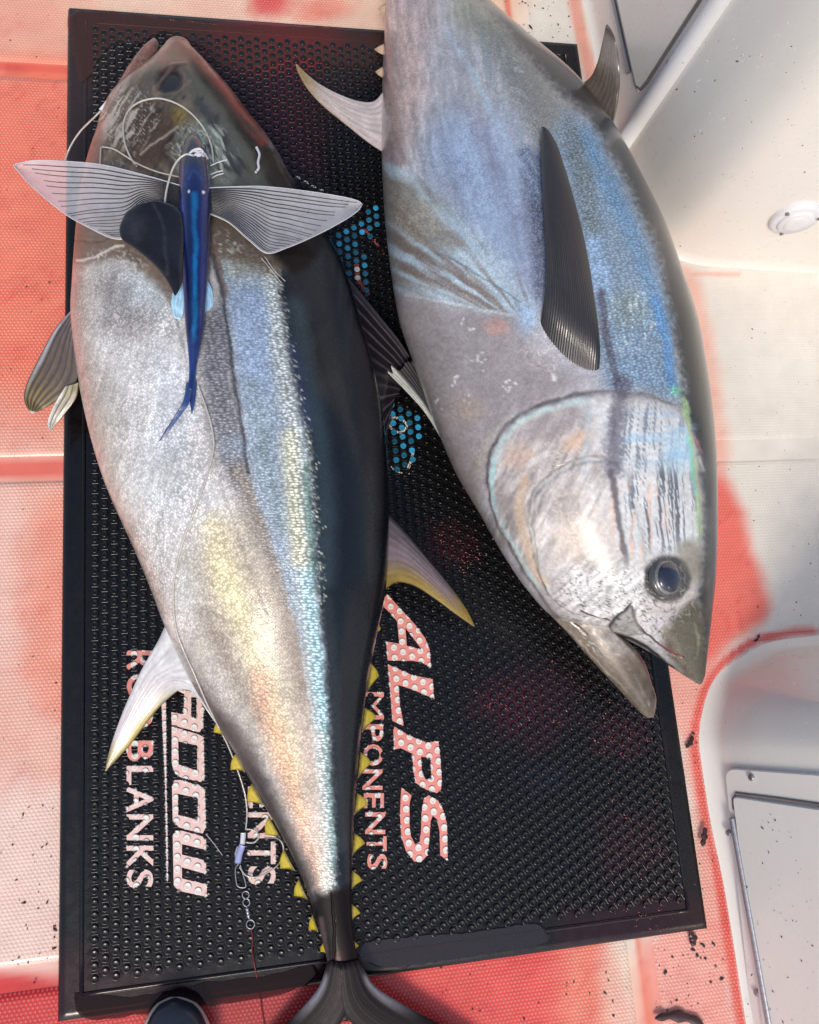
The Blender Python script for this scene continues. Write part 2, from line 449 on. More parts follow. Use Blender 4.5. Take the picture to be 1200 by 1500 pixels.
def paint_flat(me, fn=deck_paint):
    v = np.zeros(len(me.vertices)*3, np.float32); me.vertices.foreach_get("co", v); v = v.reshape(-1, 3)
    q = v.copy(); q[:, 2] = 0
    setattr_col(me, "col", s2l(fn(np.clip(PJ(q), -3000, 4000))))

def rect_panel(x0, x1, y0, y1, z, step, bev=0.006, skirt=0.006):
    xs = np.r_[x0, np.linspace(x0+bev, x1-bev, max(2, int((x1-x0)/step))), x1]
    ys = np.r_[y0, np.linspace(y0+bev, y1-bev, max(2, int((y1-y0)/step))), y1]
    X, Y = np.meshgrid(xs, ys, indexing='ij')
    Zz = np.full(X.shape, z); Zz[0] = Zz[-1] = z-skirt; Zz[:, 0] = Zz[:, -1] = z-skirt
    V = np.stack([X, Y, Zz], -1).reshape(-1, 3)
    return V, grid_faces(len(xs), len(ys))

def sheet(x0, x1, y0, y1, z, step):
    xs = np.r_[-8, np.linspace(x0, x1, int((x1-x0)/step)), 8]; ys = np.r_[-8, np.linspace(y0, y1, int((y1-y0)/step)), 8]
    X, Y = np.meshgrid(xs, ys, indexing='ij')
    return np.stack([X, Y, np.full(X.shape, z)], -1).reshape(-1, 3), grid_faces(len(xs), len(ys))

V, Q = sheet(-0.75, 1.5, -0.75, 1.6, 0.0, 0.0075)
me = mesh_np("deck", V, Q); paint_flat(me)
deck = link("deck", me, M_DECK, kind="structure", label="white moulded boat deck stained with bloody water")
# seams from the photograph
ysm = [float(U(40, y)[1]) for y in (103, 687, 1432)]
xsm = float(U(943, 1450)[0])
wl = 0.012
rows = [(ysm[0]+wl, 1.75), (ysm[1]+wl+0.004, ysm[0]-wl), (ysm[2]+wl, ysm[1]-wl-0.004), (-1.2, ysm[2]-wl)]
rowsR = [(ysm[1]+wl+0.004, 1.75), (-1.2, ysm[1]-wl-0.004)]
for (a, b_), x0, x1 in [(r_, -0.95, xsm-0.014) for r_ in rows] + [(r_, xsm+0.020, 1.9) for r_ in rowsR]:
    if True:
        V, Q = rect_panel(x0, x1, a, b_, 0.003, 0.008)
        me = mesh_np("nonskid_panel", V, Q); paint_flat(me)
        link("nonskid_panel", me, M_NON, deck)

# ------------------------------------------------------------------ moulded lockers on the right
def gel_mat():
    mt, t, b = newmat("gelcoat_wall")
    v = objco(t); n = noise(t, v, 3.5, 5); n2 = noise(t, v, 60, 4)
    c = mixc(t, n, s2l((228, 223, 215)), s2l((242, 238, 231)))
    c = mixc(t, mth(t, 'MULTIPLY', n2, 0.10), c, s2l((200, 186, 174)))
    t.links.new(c, b.inputs["Base Color"])
    t.links.new(mth(t, 'MULTIPLY_ADD', n2, 0.25, 0.18), b.inputs["Roughness"])
    b.inputs["Coat Weight"].default_value = 0.35; b.inputs["Coat Roughness"].default_value = 0.15
    bump(t, b, noise(t, v, 5, 2), 0.12, 0.01)
    return mt
M_WALL = gel_mat()
M_STEEL = plain("stainless_steel", (168, 168, 174), 0.38, 0.85, var=0.15, nscale=200)
M_DARK = plain("dark_gap", (128, 122, 118), 0.6)
M_FIT = plain("white_plastic", (226, 226, 228), 0.35, coat=0.3, var=0.04)

def wall_loft(plan, prof, seg):
    """plan: world xy polyline (closed side to the right); prof: (inset, z) pairs"""
    pl = crv(plan, seg)
    tg = np.gradient(pl, axis=0); tg /= np.linalg.norm(tg, axis=1)[:, None]
    nr = np.stack([-tg[:, 1], tg[:, 0]], -1)
    V = np.concatenate([np.c_[pl + nr*o, np.full(len(pl), z)] for o, z in prof])
    return V, grid_faces(len(prof), seg)

def fillet(r, out, draft, top, n=8):
    """foot fillet (r) sweeping up to a wall with draft, then a rounded top lip and the top surface"""
    pr = []
    for i in range(n+1):
        a = i/n*math.pi/2
        pr.append((r*math.sin(a), r*(1-math.cos(a)) - 0.001))
    for i in range(1, 9):
        z = r + (top-r)*i/8; pr.append((r + draft*(z-r), z))
    o, z = pr[-1]
    for i in range(1, 6):
        a = i/5*math.pi/2; pr.append((o + 0.03*(1-math.cos(a)), z + 0.03*math.sin(a)))
    pr.append((o+0.6, z+0.03))
    return pr

def px_plan(pts): return U([p[0] for p in pts], [p[1] for p in pts], 0)[:, :2]

# the tall locker at the top right
planA = px_plan([(2100, 470), (1500, 428), (1200, 411), (1090, 404), (1010, 396), (960, 372), (925, 322), (905, 268), (893, 225), (872, 130), (846, 0), (820, -140), (790, -330)][::-1])
V, Q = wall_loft(planA, fillet(0.022, 0, 0.02, 0.95), 160)
lockA = bpy.data.objects.new("boat_locker", None); COL.objects.link(lockA); lockA.location = (0, 0, 0)
tag(lockA, "tall white moulded locker with round fitting behind the right tuna's back", "locker")
link("wall", mesh_np("wall", V, Q), M_WALL, lockA)
# its side door: recessed-looking plate, rib, seam and screws on the left-facing wall
pB0 = U(893, 225)[:2]; pB1 = U(846, 0)[:2]
dB = (pB1-pB0)/np.linalg.norm(pB1-pB0); nB = np.array([dB[1], -dB[0]])
if np.dot(nB, pB0) > 0: nB = -nB                       # towards the camera side (-x)
nB = np.array([-dB[1], dB[0]]);
def onB(a, z, off=0.0):
    p = pB0 + dB*a + nB*off; p = p - nB*(0.02*max(z-0.022, 0) + 0.022)
    return np.array([p[0], p[1], z])
def tube(path, r, seg=8, cap=True, ry=None):
    P = np.asarray(path, float); n = len(P)
    T = np.gradient(P, axis=0); T /= np.linalg.norm(T, axis=1)[:, None] + 1e-12
    ref = np.array([0, 0, 1.0]) if abs(T[:, 2]).mean() < 0.8 else np.array([1.0, 0, 0])
    A = np.cross(T, ref); A /= np.linalg.norm(A, axis=1)[:, None] + 1e-12
    B = np.cross(A, T)
    rr = np.broadcast_to(np.asarray(r, float), (n,))
    th = np.arange(seg)/seg*2*math.pi
    ryy = rr if ry is None else np.broadcast_to(np.asarray(ry, float), (n,))
    V = P[:, None] + A[:, None]*(np.cos(th)[None, :, None]*rr[:, None, None]) + B[:, None]*(np.sin(th)[None, :, None]*ryy[:, None, None])
    V = V.reshape(-1, 3); Q = grid_faces(n, seg, True)
    if cap:
        V = np.vstack([V, P[0], P[-1]]); a = len(V)-2
        j = np.arange(seg); j2 = (j+1) % seg
        return V, [Q, np.stack([np.full(seg, a), j2, j], -1), np.stack([np.full(seg, a+1), (n-1)*seg+j, (n-1)*seg+j2], -1)]
    return V, [Q]
def merge(parts):
    Vs, by = [], {}; off = 0
    for V, Qs in parts:
        Vs.append(V)
        for q in (Qs if isinstance(Qs, list) else [Qs]):
            by.setdefault(q.shape[1], []).append(q + off)
        off += len(V)
    return np.vstack(Vs), [np.vstack(x) for x in by.values()]
def obj_tube(name, path, r, mat, parent=None, seg=8, **k):
    V, Q = tube(path, r, seg); return link(name, mesh_np(name, V, Q), mat, parent, **k)
def box_pts(P8):
    f = np.array([[0, 1, 2, 3], [7, 6, 5, 4], [0, 4, 5, 1], [1, 5, 6, 2], [2, 6, 7, 3], [3, 7, 4, 0]])
    return np.array(P8), [f]
def slabB(a0, a1, z0, z1, o0, o1):
    return box_pts([onB(a0, z0, o1), onB(a1, z0, o1), onB(a1, z1, o1), onB(a0, z1, o1), onB(a0, z0, o0), onB(a1, z0, o0), onB(a1, z1, o0), onB(a0, z1, o0)])
link("door", mesh_np("door", *slabB(0.050, 0.62, 0.10, 0.88, -0.01, 0.004), smooth=False), M_WALL, lockA)
obj_tube("door_rim", [onB(0.004, z, 0.002) for z in np.linspace(0.02, 0.93, 12)], 0.016, M_FIT, lockA, 16)
obj_tube("door_seam", [onB(0.045, 0.9, 0.002), onB(0.045, 0.13, 0.002), onB(0.05, 0.108, 0.002), onB(0.065, 0.098, 0.002), onB(0.63, 0.096, 0.002)], 0.0032, M_DARK, lockA, 6)
obj_tube("hinge", [onB(0.10, 0.088, 0.003), onB(0.6, 0.088, 0.003)], 0.005, M_STEEL, lockA, 8)
def disc(c, n, r, th=0.002, seg=14, dome=0.3):
    n = np.asarray(n, float); n /= np.linalg.norm(n)
    a = np.cross(n, (0.3, 0.2, 0.9)); a /= np.linalg.norm(a); b = np.cross(n, a)
    t_ = np.arange(seg)/seg*2*math.pi; cr = np.cos(t_)[:, None]*a + np.sin(t_)[:, None]*b
    c = np.asarray(c, float)
    V = np.vstack([c + cr*r - n*th, c + cr*r + n*th*0.3, c + cr*r*0.9 + n*th, c + cr*r*0.5 + n*th*(1+dome*.6), c + n*th*(1+dome)])
    j = np.arange(seg); j2 = (j+1) % seg
    return V, [grid_faces(4, seg, True)[:, ::-1], np.stack([np.full(seg, 4*seg), 3*seg+j, 3*seg+j2], -1)]
nB3 = np.array([nB[0], nB[1], 0.02])
for z in (0.20, 0.42, 0.64):
    link("screw", mesh_np("screw", *disc(onB(0.024, z, 0.004), nB3, 0.005)), M_STEEL, lockA)
# round fitting on the long wall
pA = U(1200, 411)[:2]; pA2 = U(1090, 404)[:2]; dA = (pA2-pA)/np.linalg.norm(pA2-pA); nA = np.array([dA[1], -dA[0]])
if nA[1] > 0: nA = -nA
nA3 = np.array([nA[0], nA[1], 0.0])
p0A = np.array([*pA, 0.0]) - nA3*0.022
cF = UP(1165, 319, p0A, nA3)
fit = bpy.data.objects.new("deck_fitting", None)
for r, th, dz in ((0.041, 0.006, 0.002), (0.030, 0.005, 0.008), (0.021, 0.003, 0.012)):
    link("fitting_ring" if r < 0.04 else "flange", mesh_np("flange", *disc(cF + nA3*dz, nA3, r, th, 40, 0.1)), M_FIT, lockA)
sx = np.array([dA[0], dA[1], 0])
for a in (35, 155, 275):
    q = cF + nA3*0.0085 + (sx*math.cos(math.radians(a)) + np.array([0, 0, 1])*math.sin(math.radians(a)))*0.0355
    link("screw", mesh_np("screw", *disc(q, nA3, 0.0035, 0.0016, 10)), M_DARK, lockA)

# the low locker at the bottom right
ptsC = [(2100, 850), (1500, 890), (1280, 912), (1180, 923), (1120, 933), (1076, 957), (1050, 980), (1033, 1008), (1021, 1050), (1017, 1083), (1021, 1121), (1033, 1200), (1055, 1310), (1085, 1500), (1130, 1760)]
planC = px_plan([(x-(9 if y > 960 else 4), y-(0 if y > 1060 else 5)) for x, y in ptsC])
# offset the foot a little so the stained groove stays on the deck
V, Q = wall_loft(planC, fillet(0.040, 0, 0.30, 0.55), 200)
lockC = bpy.data.objects.new("boat_locker", None); COL.objects.link(lockC)
tag(lockC, "white moulded locker with hinged door and rounded foot in the lower right corner", "locker")
link("wall", mesh_np("wall", V, Q), M_WALL, lockC)
c0 = U(1024, 1200)[:2]; c1 = U(1076, 1500)[:2]; dC = (c1-c0)/np.linalg.norm(c1-c0); iC = np.array([-dC[1], dC[0]])
if iC[0] < 0: iC = -iC                                   # into the locker
pC = np.array([*c0, 0.0]); tC = np.array([dC[0], dC[1], 0]); uC = np.array([iC[0]*0.30, iC[1]*0.30, 1.0]); uC /= np.linalg.norm(uC)
nC = np.cross(tC, uC); nC /= np.linalg.norm(nC)
if nC[0] > 0: nC = -nC
pC = pC + np.array([iC[0]*0.040, iC[1]*0.040, 0.040])                        # the flat face starts above the fillet
def onC(px, py, off=0.0): return UP(px, py, pC, nC) + nC*off
def plateC(pts, th):
    V0 = np.array([onC(*p, -0.004) for p in pts]); V1 = np.array([onC(*p, th) for p in pts])
    c = V1.mean(0); V2 = c + (V1-c)*0.992 + nC*0.0015
    k = len(pts); V = np.vstack([V0, V1, V2]); Qs = grid_faces(3, k, True)
    return V, [Qs, np.arange(2*k, 3*k)[None, :]]
def rr(pts, r=8):
    """round the corners of a pixel polygon"""
    out = []; n = len(pts); P = np.array(pts, float)
    for i in range(n):
        a, b, c = P[i-1], P[i], P[(i+1) % n]
        u = (a-b)/np.linalg.norm(a-b)*r; v = (c-b)/np.linalg.norm(c-b)*r
        for t_ in (0, .25, .5, .75, 1): out.append(tuple((b+u)*(1-t_)**2 + 2*b*t_*(1-t_) + (b+v)*t_**2))
    return out
def fixwind(V, Qs, nrm):
    q = Qs[-1][0]; a = V[q]; nn = np.zeros(3)
    for i in range(len(a)): nn += np.cross(a[i], a[(i+1) % len(a)])
    return (V, Qs) if nn @ nrm > 0 else (V, [x[:, ::-1] for x in Qs])
fr = plateC(rr([(1064, 1124), (1430, 1150), (1500, 1720), (1128, 1720)], 16), 0.003)
link("door_frame", mesh_np("door_frame", *fixwind(*fr, nC), smooth=False), M_WALL, lockC)
dr = plateC(rr([(1079, 1165), (1420, 1215), (1480, 1700), (1150, 1700)], 8), 0.008)
link("door", mesh_np("door", *fixwind(*dr, nC), smooth=False), M_WALL, lockC)
obj_tube("door_gap", [onC(1079, 1185, 0.004), onC(1078, 1170, 0.004), onC(1082, 1162, 0.004), onC(1140, 1169, 0.004), onC(1430, 1210, 0.004)], 0.003, M_DARK, lockC, 8)
hp = np.array([onC(1079 + (1134-1079)*k, 1197 + (1500-1197)*k, 0.009) for k in np.linspace(0, 1.6, 41)])
hinge = obj_tube("hinge", hp, 0.0046, M_STEEL, lockC, 10)
for i in range(0, 40):
    a = hp[i] + (hp[i+1]-hp[i])*0.03; b_ = hp[i] + (hp[i+1]-hp[i])*0.97
    V, Q = tube([a, b_], 0.0049, 18); link("hinge_knuckle", mesh_np("hinge_knuckle", V, Q, False), M_STEEL, hinge)
for p in ((1105, 1138), (1072, 1219), (1113, 1453)):
    link("screw", mesh_np("screw", *disc(onC(*p, 0.006), nC, 0.0052)), M_STEEL, lockC)

# ------------------------------------------------------------------ the rubber mat
MW, ML = 0.9144, 1.5477
m0 = U(83, 1500, MZ)[:2]; m1 = U(848, 62, MZ)[:2]           # lower left, upper right corner
MX0, MY0, MX1, MY1 = m0[0], m0[1], m1[0], m1[1]
mat_root = bpy.data.objects.new("rubber_mat", None); COL.objects.link(mat_root); mat_root.location = (0, 0, 0)
tag(mat_root, "black studded rubber mat with white printed lettering under the two tuna", "mat")

def mat_paint(P):
    p = Painter(P, (13, 12, 14)); Q = p.P
    p.c *= (0.85 + 0.35*fbm(Q[:, 0], Q[:, 1], 90, 90, 4, 41))[:, None]
    p.poly([(100, 0), (560, 30), (560, 100), (400, 130), (260, 60), (180, 60), (110, 300)], (64, 50, 46), 40, 0.8, (60, 20), 42)
    p.blob(405, 68, 120, 52, (150, 42, 44), 0.95, nz=(40, .3), seed=43)
    p.blob(420, 150, 90, 80, (66, 26, 34), 0.8, nz=(40, .3), seed=44)
    p.blob(430, 230, 60, 60, (58, 26, 40), 0.7, nz=(30, .3), seed=45)
    p.blob(760, 1030, 90, 70, (70, 20, 34), 0.8, nz=(30, .5), seed=46)
    p.blob(650, 800, 60, 40, (64, 18, 26), 0.7, nz=(25, .5), seed=47)
    p.blob(910, 1080, 60, 40, (62, 18, 26), 0.7, nz=(25, .5), seed=48)
    p.blob(930, 1240, 60, 70, (48, 18, 24), 0.7, nz=(25, .5), seed=49)
    p.blob(800, 1140, 40, 30, (24, 34, 50), 0.6, nz=(25, .5), seed=50)
    p.poly([(85, 1400), (300, 1450), (480, 1420), (480, 1480), (85, 1520)], (46, 18, 22), 25, 0.8, (50, 15), 51)
    p.poly([(830, 1340), (1045, 1310), (1045, 1370), (820, 1400)], (44, 18, 22), 20, 0.8, (40, 10), 52)
    return np.clip(p.c, 0, 255)

def rubber(name, rough=0.27, coat=0.35):
    mt, t, b = newmat(name)
    v = objco(t); n = noise(t, v, 70, 5)
    c = attr(t, "col").outputs["Color"]
    t.links.new(c, b.inputs["Base Color"])
    t.links.new(mth(t, 'MULTIPLY_ADD', n, 0.4, rough-0.2), b.inputs["Roughness"])
    b.inputs["Coat Weight"].default_value = coat; b.inputs["Coat Roughness"].default_value = 0.06; b.inputs["Coat IOR"].default_value = 1.33
    b.inputs["Specular IOR Level"].default_value = 0.4
    bump(t, b, noise(t, v, 260, 3), 0.25, 0.0006)
    return mt
M_RUB = rubber("black_rubber")

xs = np.r_[MX0, MX0+0.004, np.linspace(MX0+0.012, MX1-0.012, 150), MX1-0.004, MX1]
ys = np.r_[MY0, MY0+0.004, np.linspace(MY0+0.012, MY1-0.012, 240), MY1-0.004, MY1]
X, Y = np.meshgrid(xs, ys, indexing='ij'); Zg = np.full(X.shape, MZ)
Zg[0] = Zg[-1] = 0.004; Zg[:, 0] = Zg[:, -1] = 0.004
V = np.stack([X, Y, Zg], -1).reshape(-1, 3)
me = mesh_np("base_sheet", V, grid_faces(len(xs), len(ys)))
def paint_mat(me):
    v = np.zeros(len(me.vertices)*3, np.float32); me.vertices.foreach_get("co", v); v = v.reshape(-1, 3)
    setattr_col(me, "col", s2l(mat_paint(PJ(v))))
paint_mat(me)
link("base_sheet", me, M_RUB, mat_root)
bi = 0.030
loop = [(MX0+bi, MY0+bi), (MX1-bi, MY0+bi), (MX1-bi, MY1-bi), (MX0+bi, MY1-bi)]
for i in range(4):
    a = loop[i]; b_ = loop[(i+1) % 4]
    pth = [np.array([*(np.array(a)*(1-t_)+np.array(b_)*t_), MZ]) for t_ in np.linspace(0, 1, 40)]
    V, Q = tube(pth, 0.0030, 8, ry=0.0022); me = mesh_np("border_ridge", V, Q); paint_mat(me)
    link("border_ridge", me, M_RUB, mat_root)

# lettering, traced as outlines on the mat
ALPS = {
 "A": ([(567, 870), (588, 893), (609, 916), (623, 935), (629.6, 952), (631, 978), (617, 970), (604, 968), (568, 967.6), (565.6, 939.6), (585, 943), (582, 911), (574, 900), (561.6, 889), (560, 881)],
       [(594, 919.6), (596, 946), (618, 951.6)]),
 "L": ([(568, 973), (604, 989), (634, 995), (636, 1023.6), (604, 1010), (584, 1003.6), (586, 1034), (591, 1058), (591, 1063.6), (575, 1056), (572, 1018)], None),
 "P": ([(576, 1063), (600, 1078), (625, 1087.5), (642.5, 1086), (645, 1110), (647.5, 1143), (646, 1158), (640, 1162), (625, 1157), (609, 1147), (606, 1130), (604, 1104), (587, 1096), (577.5, 1098)],
       [(617, 1108), (631, 1111), (632, 1141), (624, 1142), (618, 1132)]),
 "S": ([(588, 1154), (603, 1165), (600, 1177), (600, 1208), (602, 1225), (608, 1237), (615, 1233), (617, 1217), (617.5, 1192), (621, 1170), (628, 1165), (642, 1173), (650, 1188), (655, 1208), (656, 1262), (645, 1252.5), (644, 1217), (640, 1200), (634, 1195), (631, 1203), (629, 1230), (626, 1253), (617, 1263), (607, 1262), (595, 1247), (588, 1225), (586, 1192)], None)}
SHADOW = {
 "A": ([(260, 1009), (282, 1013), (291, 1022), (298, 1037), (298, 1070), (291, 1072.6), (251.6, 1062), (251, 1043), (269, 1047), (270, 1016.5), (260, 1012)], [(280, 1020), (288, 1022), (288, 1053), (280, 1050.6)]),
 "D": ([(251.6, 1064), (291, 1076), (298.5, 1080), (299.6, 1141), (294, 1145.6), (264, 1138.6), (255.6, 1132), (251.6, 1119)], [(261, 1086), (289, 1092), (289, 1129), (262, 1120)]),
 "O": ([(255.6, 1143), (264, 1142.6), (293, 1151), (300, 1157), (302, 1211), (297, 1221), (291, 1220), (262, 1212), (253, 1202), (252, 1152)], [(260.5, 1163), (290, 1169), (290, 1201), (261, 1194)]),
 "W": ([(258, 1217), (266.6, 1217), (302, 1227), (302, 1245), (266.6, 1236.5), (266.6, 1252), (302, 1261), (302, 1280.5), (266.6, 1270.6), (266.6, 1287), (303, 1296), (303, 1314), (262, 1305), (254.5, 1297), (253, 1224)], None)}

def print_mat(name, srgb, srgb2, sc_=35):
    mt, t, b = newmat(name); v = objco(t); n = noise(t, v, sc_, 4)
    t.links.new(mixc(t, n, s2l(srgb), s2l(srgb2)), b.inputs["Base Color"])
    b.inputs["Roughness"].default_value = 0.4; b.inputs["Coat Weight"].default_value = 0.4
    bump(t, b, noise(t, v, 300, 2), 0.15, 0.0005)
    return mt
M_PINK = print_mat("stained_print", (236, 132, 122), (240, 170, 158))
M_PALE = print_mat("pale_print", (240, 196, 186), (240, 218, 210))
M_WHITE = print_mat("white_print", (240, 236, 228), (226, 220, 212), 120)
M_CYAN = print_mat("blue_print", (38, 132, 182), (70, 170, 205), 200)
M_REDP = print_mat("red_print", (170, 62, 60), (206, 110, 100), 200)

from mathutils.geometry import tessellate_polygon
PRINT = []           # (outer polygon, hole, stud colour)
def letter(outer, hole, mat, pale=True):
    loops = [[Vector((*U(x, y, MZ+0.0018)[:2], 0)) for x, y in outer]]
    if hole: loops.append([Vector((*U(x, y, MZ+0.0018)[:2], 0)) for x, y in hole])
    tri = tessellate_polygon(loops); pts = [p for l in loops for p in l]
    V = np.array([(p.x, p.y, MZ+0.0018) for p in pts]); T = np.array(tri)
    a = V[T[:, 1]]-V[T[:, 0]]; b_ = V[T[:, 2]]-V[T[:, 0]]; fl = (a[:, 0]*b_[:, 1]-a[:, 1]*b_[:, 0]) < 0
    T[fl] = T[fl][:, ::-1]
    link("letter", mesh_np("letter", V, T, False), mat, mat_root)
    PRINT.append((np.array(outer), np.array(hole) if hole else None, "white"))
for g in ALPS.values(): letter(*g, M_PINK)
for g in SHADOW.values(): letter(*g, M_PALE)
letter([(235.5, 1010), (243, 1010), (244, 1150), (246, 1250), (246, 1291), (244.5, 1291), (242, 1150)], None, M_PALE)

def font_letter(ch, x0, x1, y0, y1, mat, weight=0.02):
    cu = bpy.data.curves.new("letter", 'FONT'); cu.body = ch; cu.size = 1.0; cu.offset = weight; cu.resolution_u = 3
    ob = bpy.data.objects.new("letter", cu)
    dg = bpy.context.evaluated_depsgraph_get()
    me = bpy.data.meshes.new_from_object(ob)
    n = len(me.vertices); v = np.zeros(n*3, np.float32); me.vertices.foreach_get("co", v); v = v.reshape(-1, 3)
    lo, hi = v.min(0), v.max(0); u = (v[:, 0]-lo[0])/(hi[0]-lo[0]); q = (v[:, 1]-lo[1])/(hi[1]-lo[1])
    # reading direction runs down the picture, letter tops point right
    px = x0 + q*(x1-x0); py = y0 + u*(y1-y0)
    W = U(px, py, MZ+0.0018)
    me.vertices.foreach_set("co", W.astype(np.float32).ravel()); me.update()
    me.materials.clear(); me.materials.append(mat)
    link("letter", me, None, mat_root)
    bpy.data.objects.remove(ob)
    # triangles for the stud test
    me.calc_loop_triangles()
    for tt in me.loop_triangles:
        PRINT.append((np.array([(px[i], py[i]) for i in tt.vertices]), None, "white"))
for ch, a, b_ in (("R", 953, 983), ("O", 987, 1025), ("D", 1034, 1067), ("B", 1085, 1115), ("L", 1122, 1150), ("A", 1152, 1190), ("N", 1193, 1231), ("K", 1239, 1273), ("S", 1274, 1301)):
    font_letter(ch, 185.5, 224.5, a, b_, M_PALE if a > 1100 else M_PINK)
for ch, a, b_, x in (("M", 1014, 1054, 533), ("P", 1061, 1086, 532), ("O", 1090, 1122, 532), ("N", 1127, 1157, 531), ("E", 1162, 1184, 533), ("N", 1190, 1222, 535), ("T", 1225, 1247, 537), ("S", 1251, 1274, 538)):
    font_letter(ch, x, x+29.5, a, b_, M_PINK, 0.0 if ch == 'M' else 0.02)
for ch, a, b_ in (("E", 1152, 1184), ("N", 1190, 1228), ("T", 1233, 1266), ("S", 1269, 1296)):
    font_letter(ch, 363, 404, a, b_, M_PALE)
# the blue emblem between the fish, with its red and white outline
EMB = [[(486, 342), (505, 335), (525, 325), (545, 296), (556, 292), (561, 318), (558, 336), (545, 346), (530, 352), (534, 378), (543, 400), (546, 428), (536, 428), (518, 412), (500, 388)],
       [(560, 562), (575, 572), (586, 592), (604, 596), (618, 606), (617, 634), (608, 664), (600, 692), (586, 694), (572, 680), (566, 640)]]
EMBR = [[(522, 385), (532, 385), (534, 412), (524, 412)]]
def strokeP(pts, wd, mat, dash=False):
    c = crv(pts, 24); W = U(c[:, 0], c[:, 1], MZ+0.0006)
    T = np.gradient(W, axis=0); T /= np.linalg.norm(T, axis=1)[:, None]; nn = np.stack([-T[:, 1], T[:, 0], 0*T[:, 0]], -1)*wd/2
    V = np.stack([W+nn, W-nn], 1).reshape(-1, 3)
    link("emblem_stroke", mesh_np("emblem_stroke", V, grid_faces(24, 2)[:, ::-1], False), mat, mat_root)
strokeP([(526, 328), (545, 348), (563, 372)], 0.004, M_REDP)
strokeP([(522, 384), (526, 412), (540, 432)], 0.008, M_REDP)
strokeP([(560, 585), (566, 605), (572, 622)], 0.009, M_REDP)
strokeP([(570, 620), (577, 612), (590, 615), (596, 625), (588, 633), (576, 630), (570, 622)], 0.004, M_WHITE)
strokeP([(606, 660), (602, 675), (598, 686)], 0.004, M_WHITE)
strokeP([(565, 672), (580, 690), (600, 694)], 0.002, M_WHITE)
for a, b_ in (((529, 331), (533, 335)), ((545, 348), (549, 352)), ((558, 366), (562, 371)), ((433, 257), (441, 262)), ((445, 264), (453, 269)), ((456, 271), (463, 275)), ((467, 276), (474, 279))):
    strokeP([a, ((a[0]+b_[0])/2, (a[1]+b_[1])/2), b_], 0.0035, M_WHITE)

# studs
PITCH = 0.01535
sr = PITCH*0.345
cx_ = np.arange(MX0+0.046, MX1-0.040, PITCH*0.866)
studs = []
for i, x in enumerate(cx_):
    for y in np.arange(MY0+0.046 + (PITCH/2 if i % 2 else 0), MY1-0.040, PITCH):
        studs.append((x, y))
studs = np.array(studs)
SPX = PJ(np.c_[studs, np.full(len(studs), MZ+0.003)])
scol = np.zeros(len(studs), int)                   # 0 rubber 1 white 2 blue
for o_, h_, _ in PRINT:
    k = Painter.inside(SPX, o_)
    if h_ is not None: k &= ~Painter.inside(SPX, h_)
    scol[k] = 1
for e in EMB: scol[Painter.inside(SPX, np.array(e))] = 2
for e in EMBR: scol[Painter.inside(SPX, np.array(e))] = 1
SEG = 16; th_ = np.arange(SEG)/SEG*2*math.pi
prof = [(1.0, -0.0005), (0.97, 0.0024), (0.86, 0.0031), (0.70, 0.0032), (0.5, 0.0028), (0.0, 0.0026)]
def stud_mesh():
    V = np.concatenate([np.c_[np.cos(th_)*r*sr, np.sin(th_)*r*sr, np.full(SEG, z)] for r, z in prof[:-1]] + [np.array([[0, 0, prof[-1][1]]])])
    j = np.arange(SEG); j2 = (j+1) % SEG; k = len(prof)-1
    Q = grid_faces(k, SEG, True)[:, ::-1]
    T = np.stack([np.full(SEG, k*SEG), (k-1)*SEG+j, (k-1)*SEG+j2], -1)
    return V, [Q, T]
SV, SQ = stud_mesh()

# ------------------------------------------------------------------ fish bodies
def fish_loft(Lp, Rp, zc, h, NT=270, NB=40, sup=2.0, corr=3):
    """rings between the belly and the back outline; zc, h: centre height and half thickness per ring.
    returns vertices (n, k, 3), faces, angle array; outlines hold as seen from above"""
    Lw, Rw = Lp.copy(), Rp.copy(); ns = len(Lp)
    ph_t = np.linspace(0, math.pi, NT); ph_b = np.linspace(math.pi, 2*math.pi, NB+2)[1:-1]
    ph = np.r_[ph_t, ph_b]
    c_ = np.sign(np.cos(ph))*np.abs(np.cos(ph))**(2/sup); s_ = np.sign(np.sin(ph))*np.abs(np.sin(ph))**(2/sup)
    def rings():
        A = U(Lw[:, 0], Lw[:, 1], zc); B = U(Rw[:, 0], Rw[:, 1], zc)
        C = (A+B)/2; W = (A-B)/2
        V = C[:, None] + W[:, None]*c_[None, :, None]
        V[:, :, 2] += h[:, None]*s_[None]
        return V
    for _ in range(corr):
        V = rings(); q = PJ(V)
        d = (Rp-Lp); ln = np.linalg.norm(d, axis=1)[:, None]; d = d/np.maximum(ln, 1e-6)
        t = ((q - Lp[:, None])*d[:, None]).sum(-1)
        lo = t.min(1)[:, None]; hi = t.max(1)[:, None]
        Lw -= d*lo; Rw -= d*(hi-ln)
    V = rings()
    return V, grid_faces(ns, len(ph), True), ph

def cap_ends(V, Q):
    ns, k, _ = V.shape
    P = np.vstack([V.reshape(-1, 3), V[0].mean(0), V[-1].mean(0)])
    j = np.arange(k); j2 = (j+1) % k; a = ns*k
    return P, [Q, np.stack([np.full(k, a), j, j2], -1), np.stack([np.full(k, a+1), (ns-1)*k+j2, (ns-1)*k+j], -1)]

def warp(P):
    x, y = P[:, 0], P[:, 1]
    a = (fbm(x, y, 34, 34, 3, 71)-.5)*7 + (fbm(x, y, 8, 8, 2, 72)-.5)*2
    b = (fbm(x, y, 34, 34, 3, 73)-.5)*7 + (fbm(x, y, 8, 8, 2, 74)-.5)*2
    return np.stack([x+a, y+b], -1)

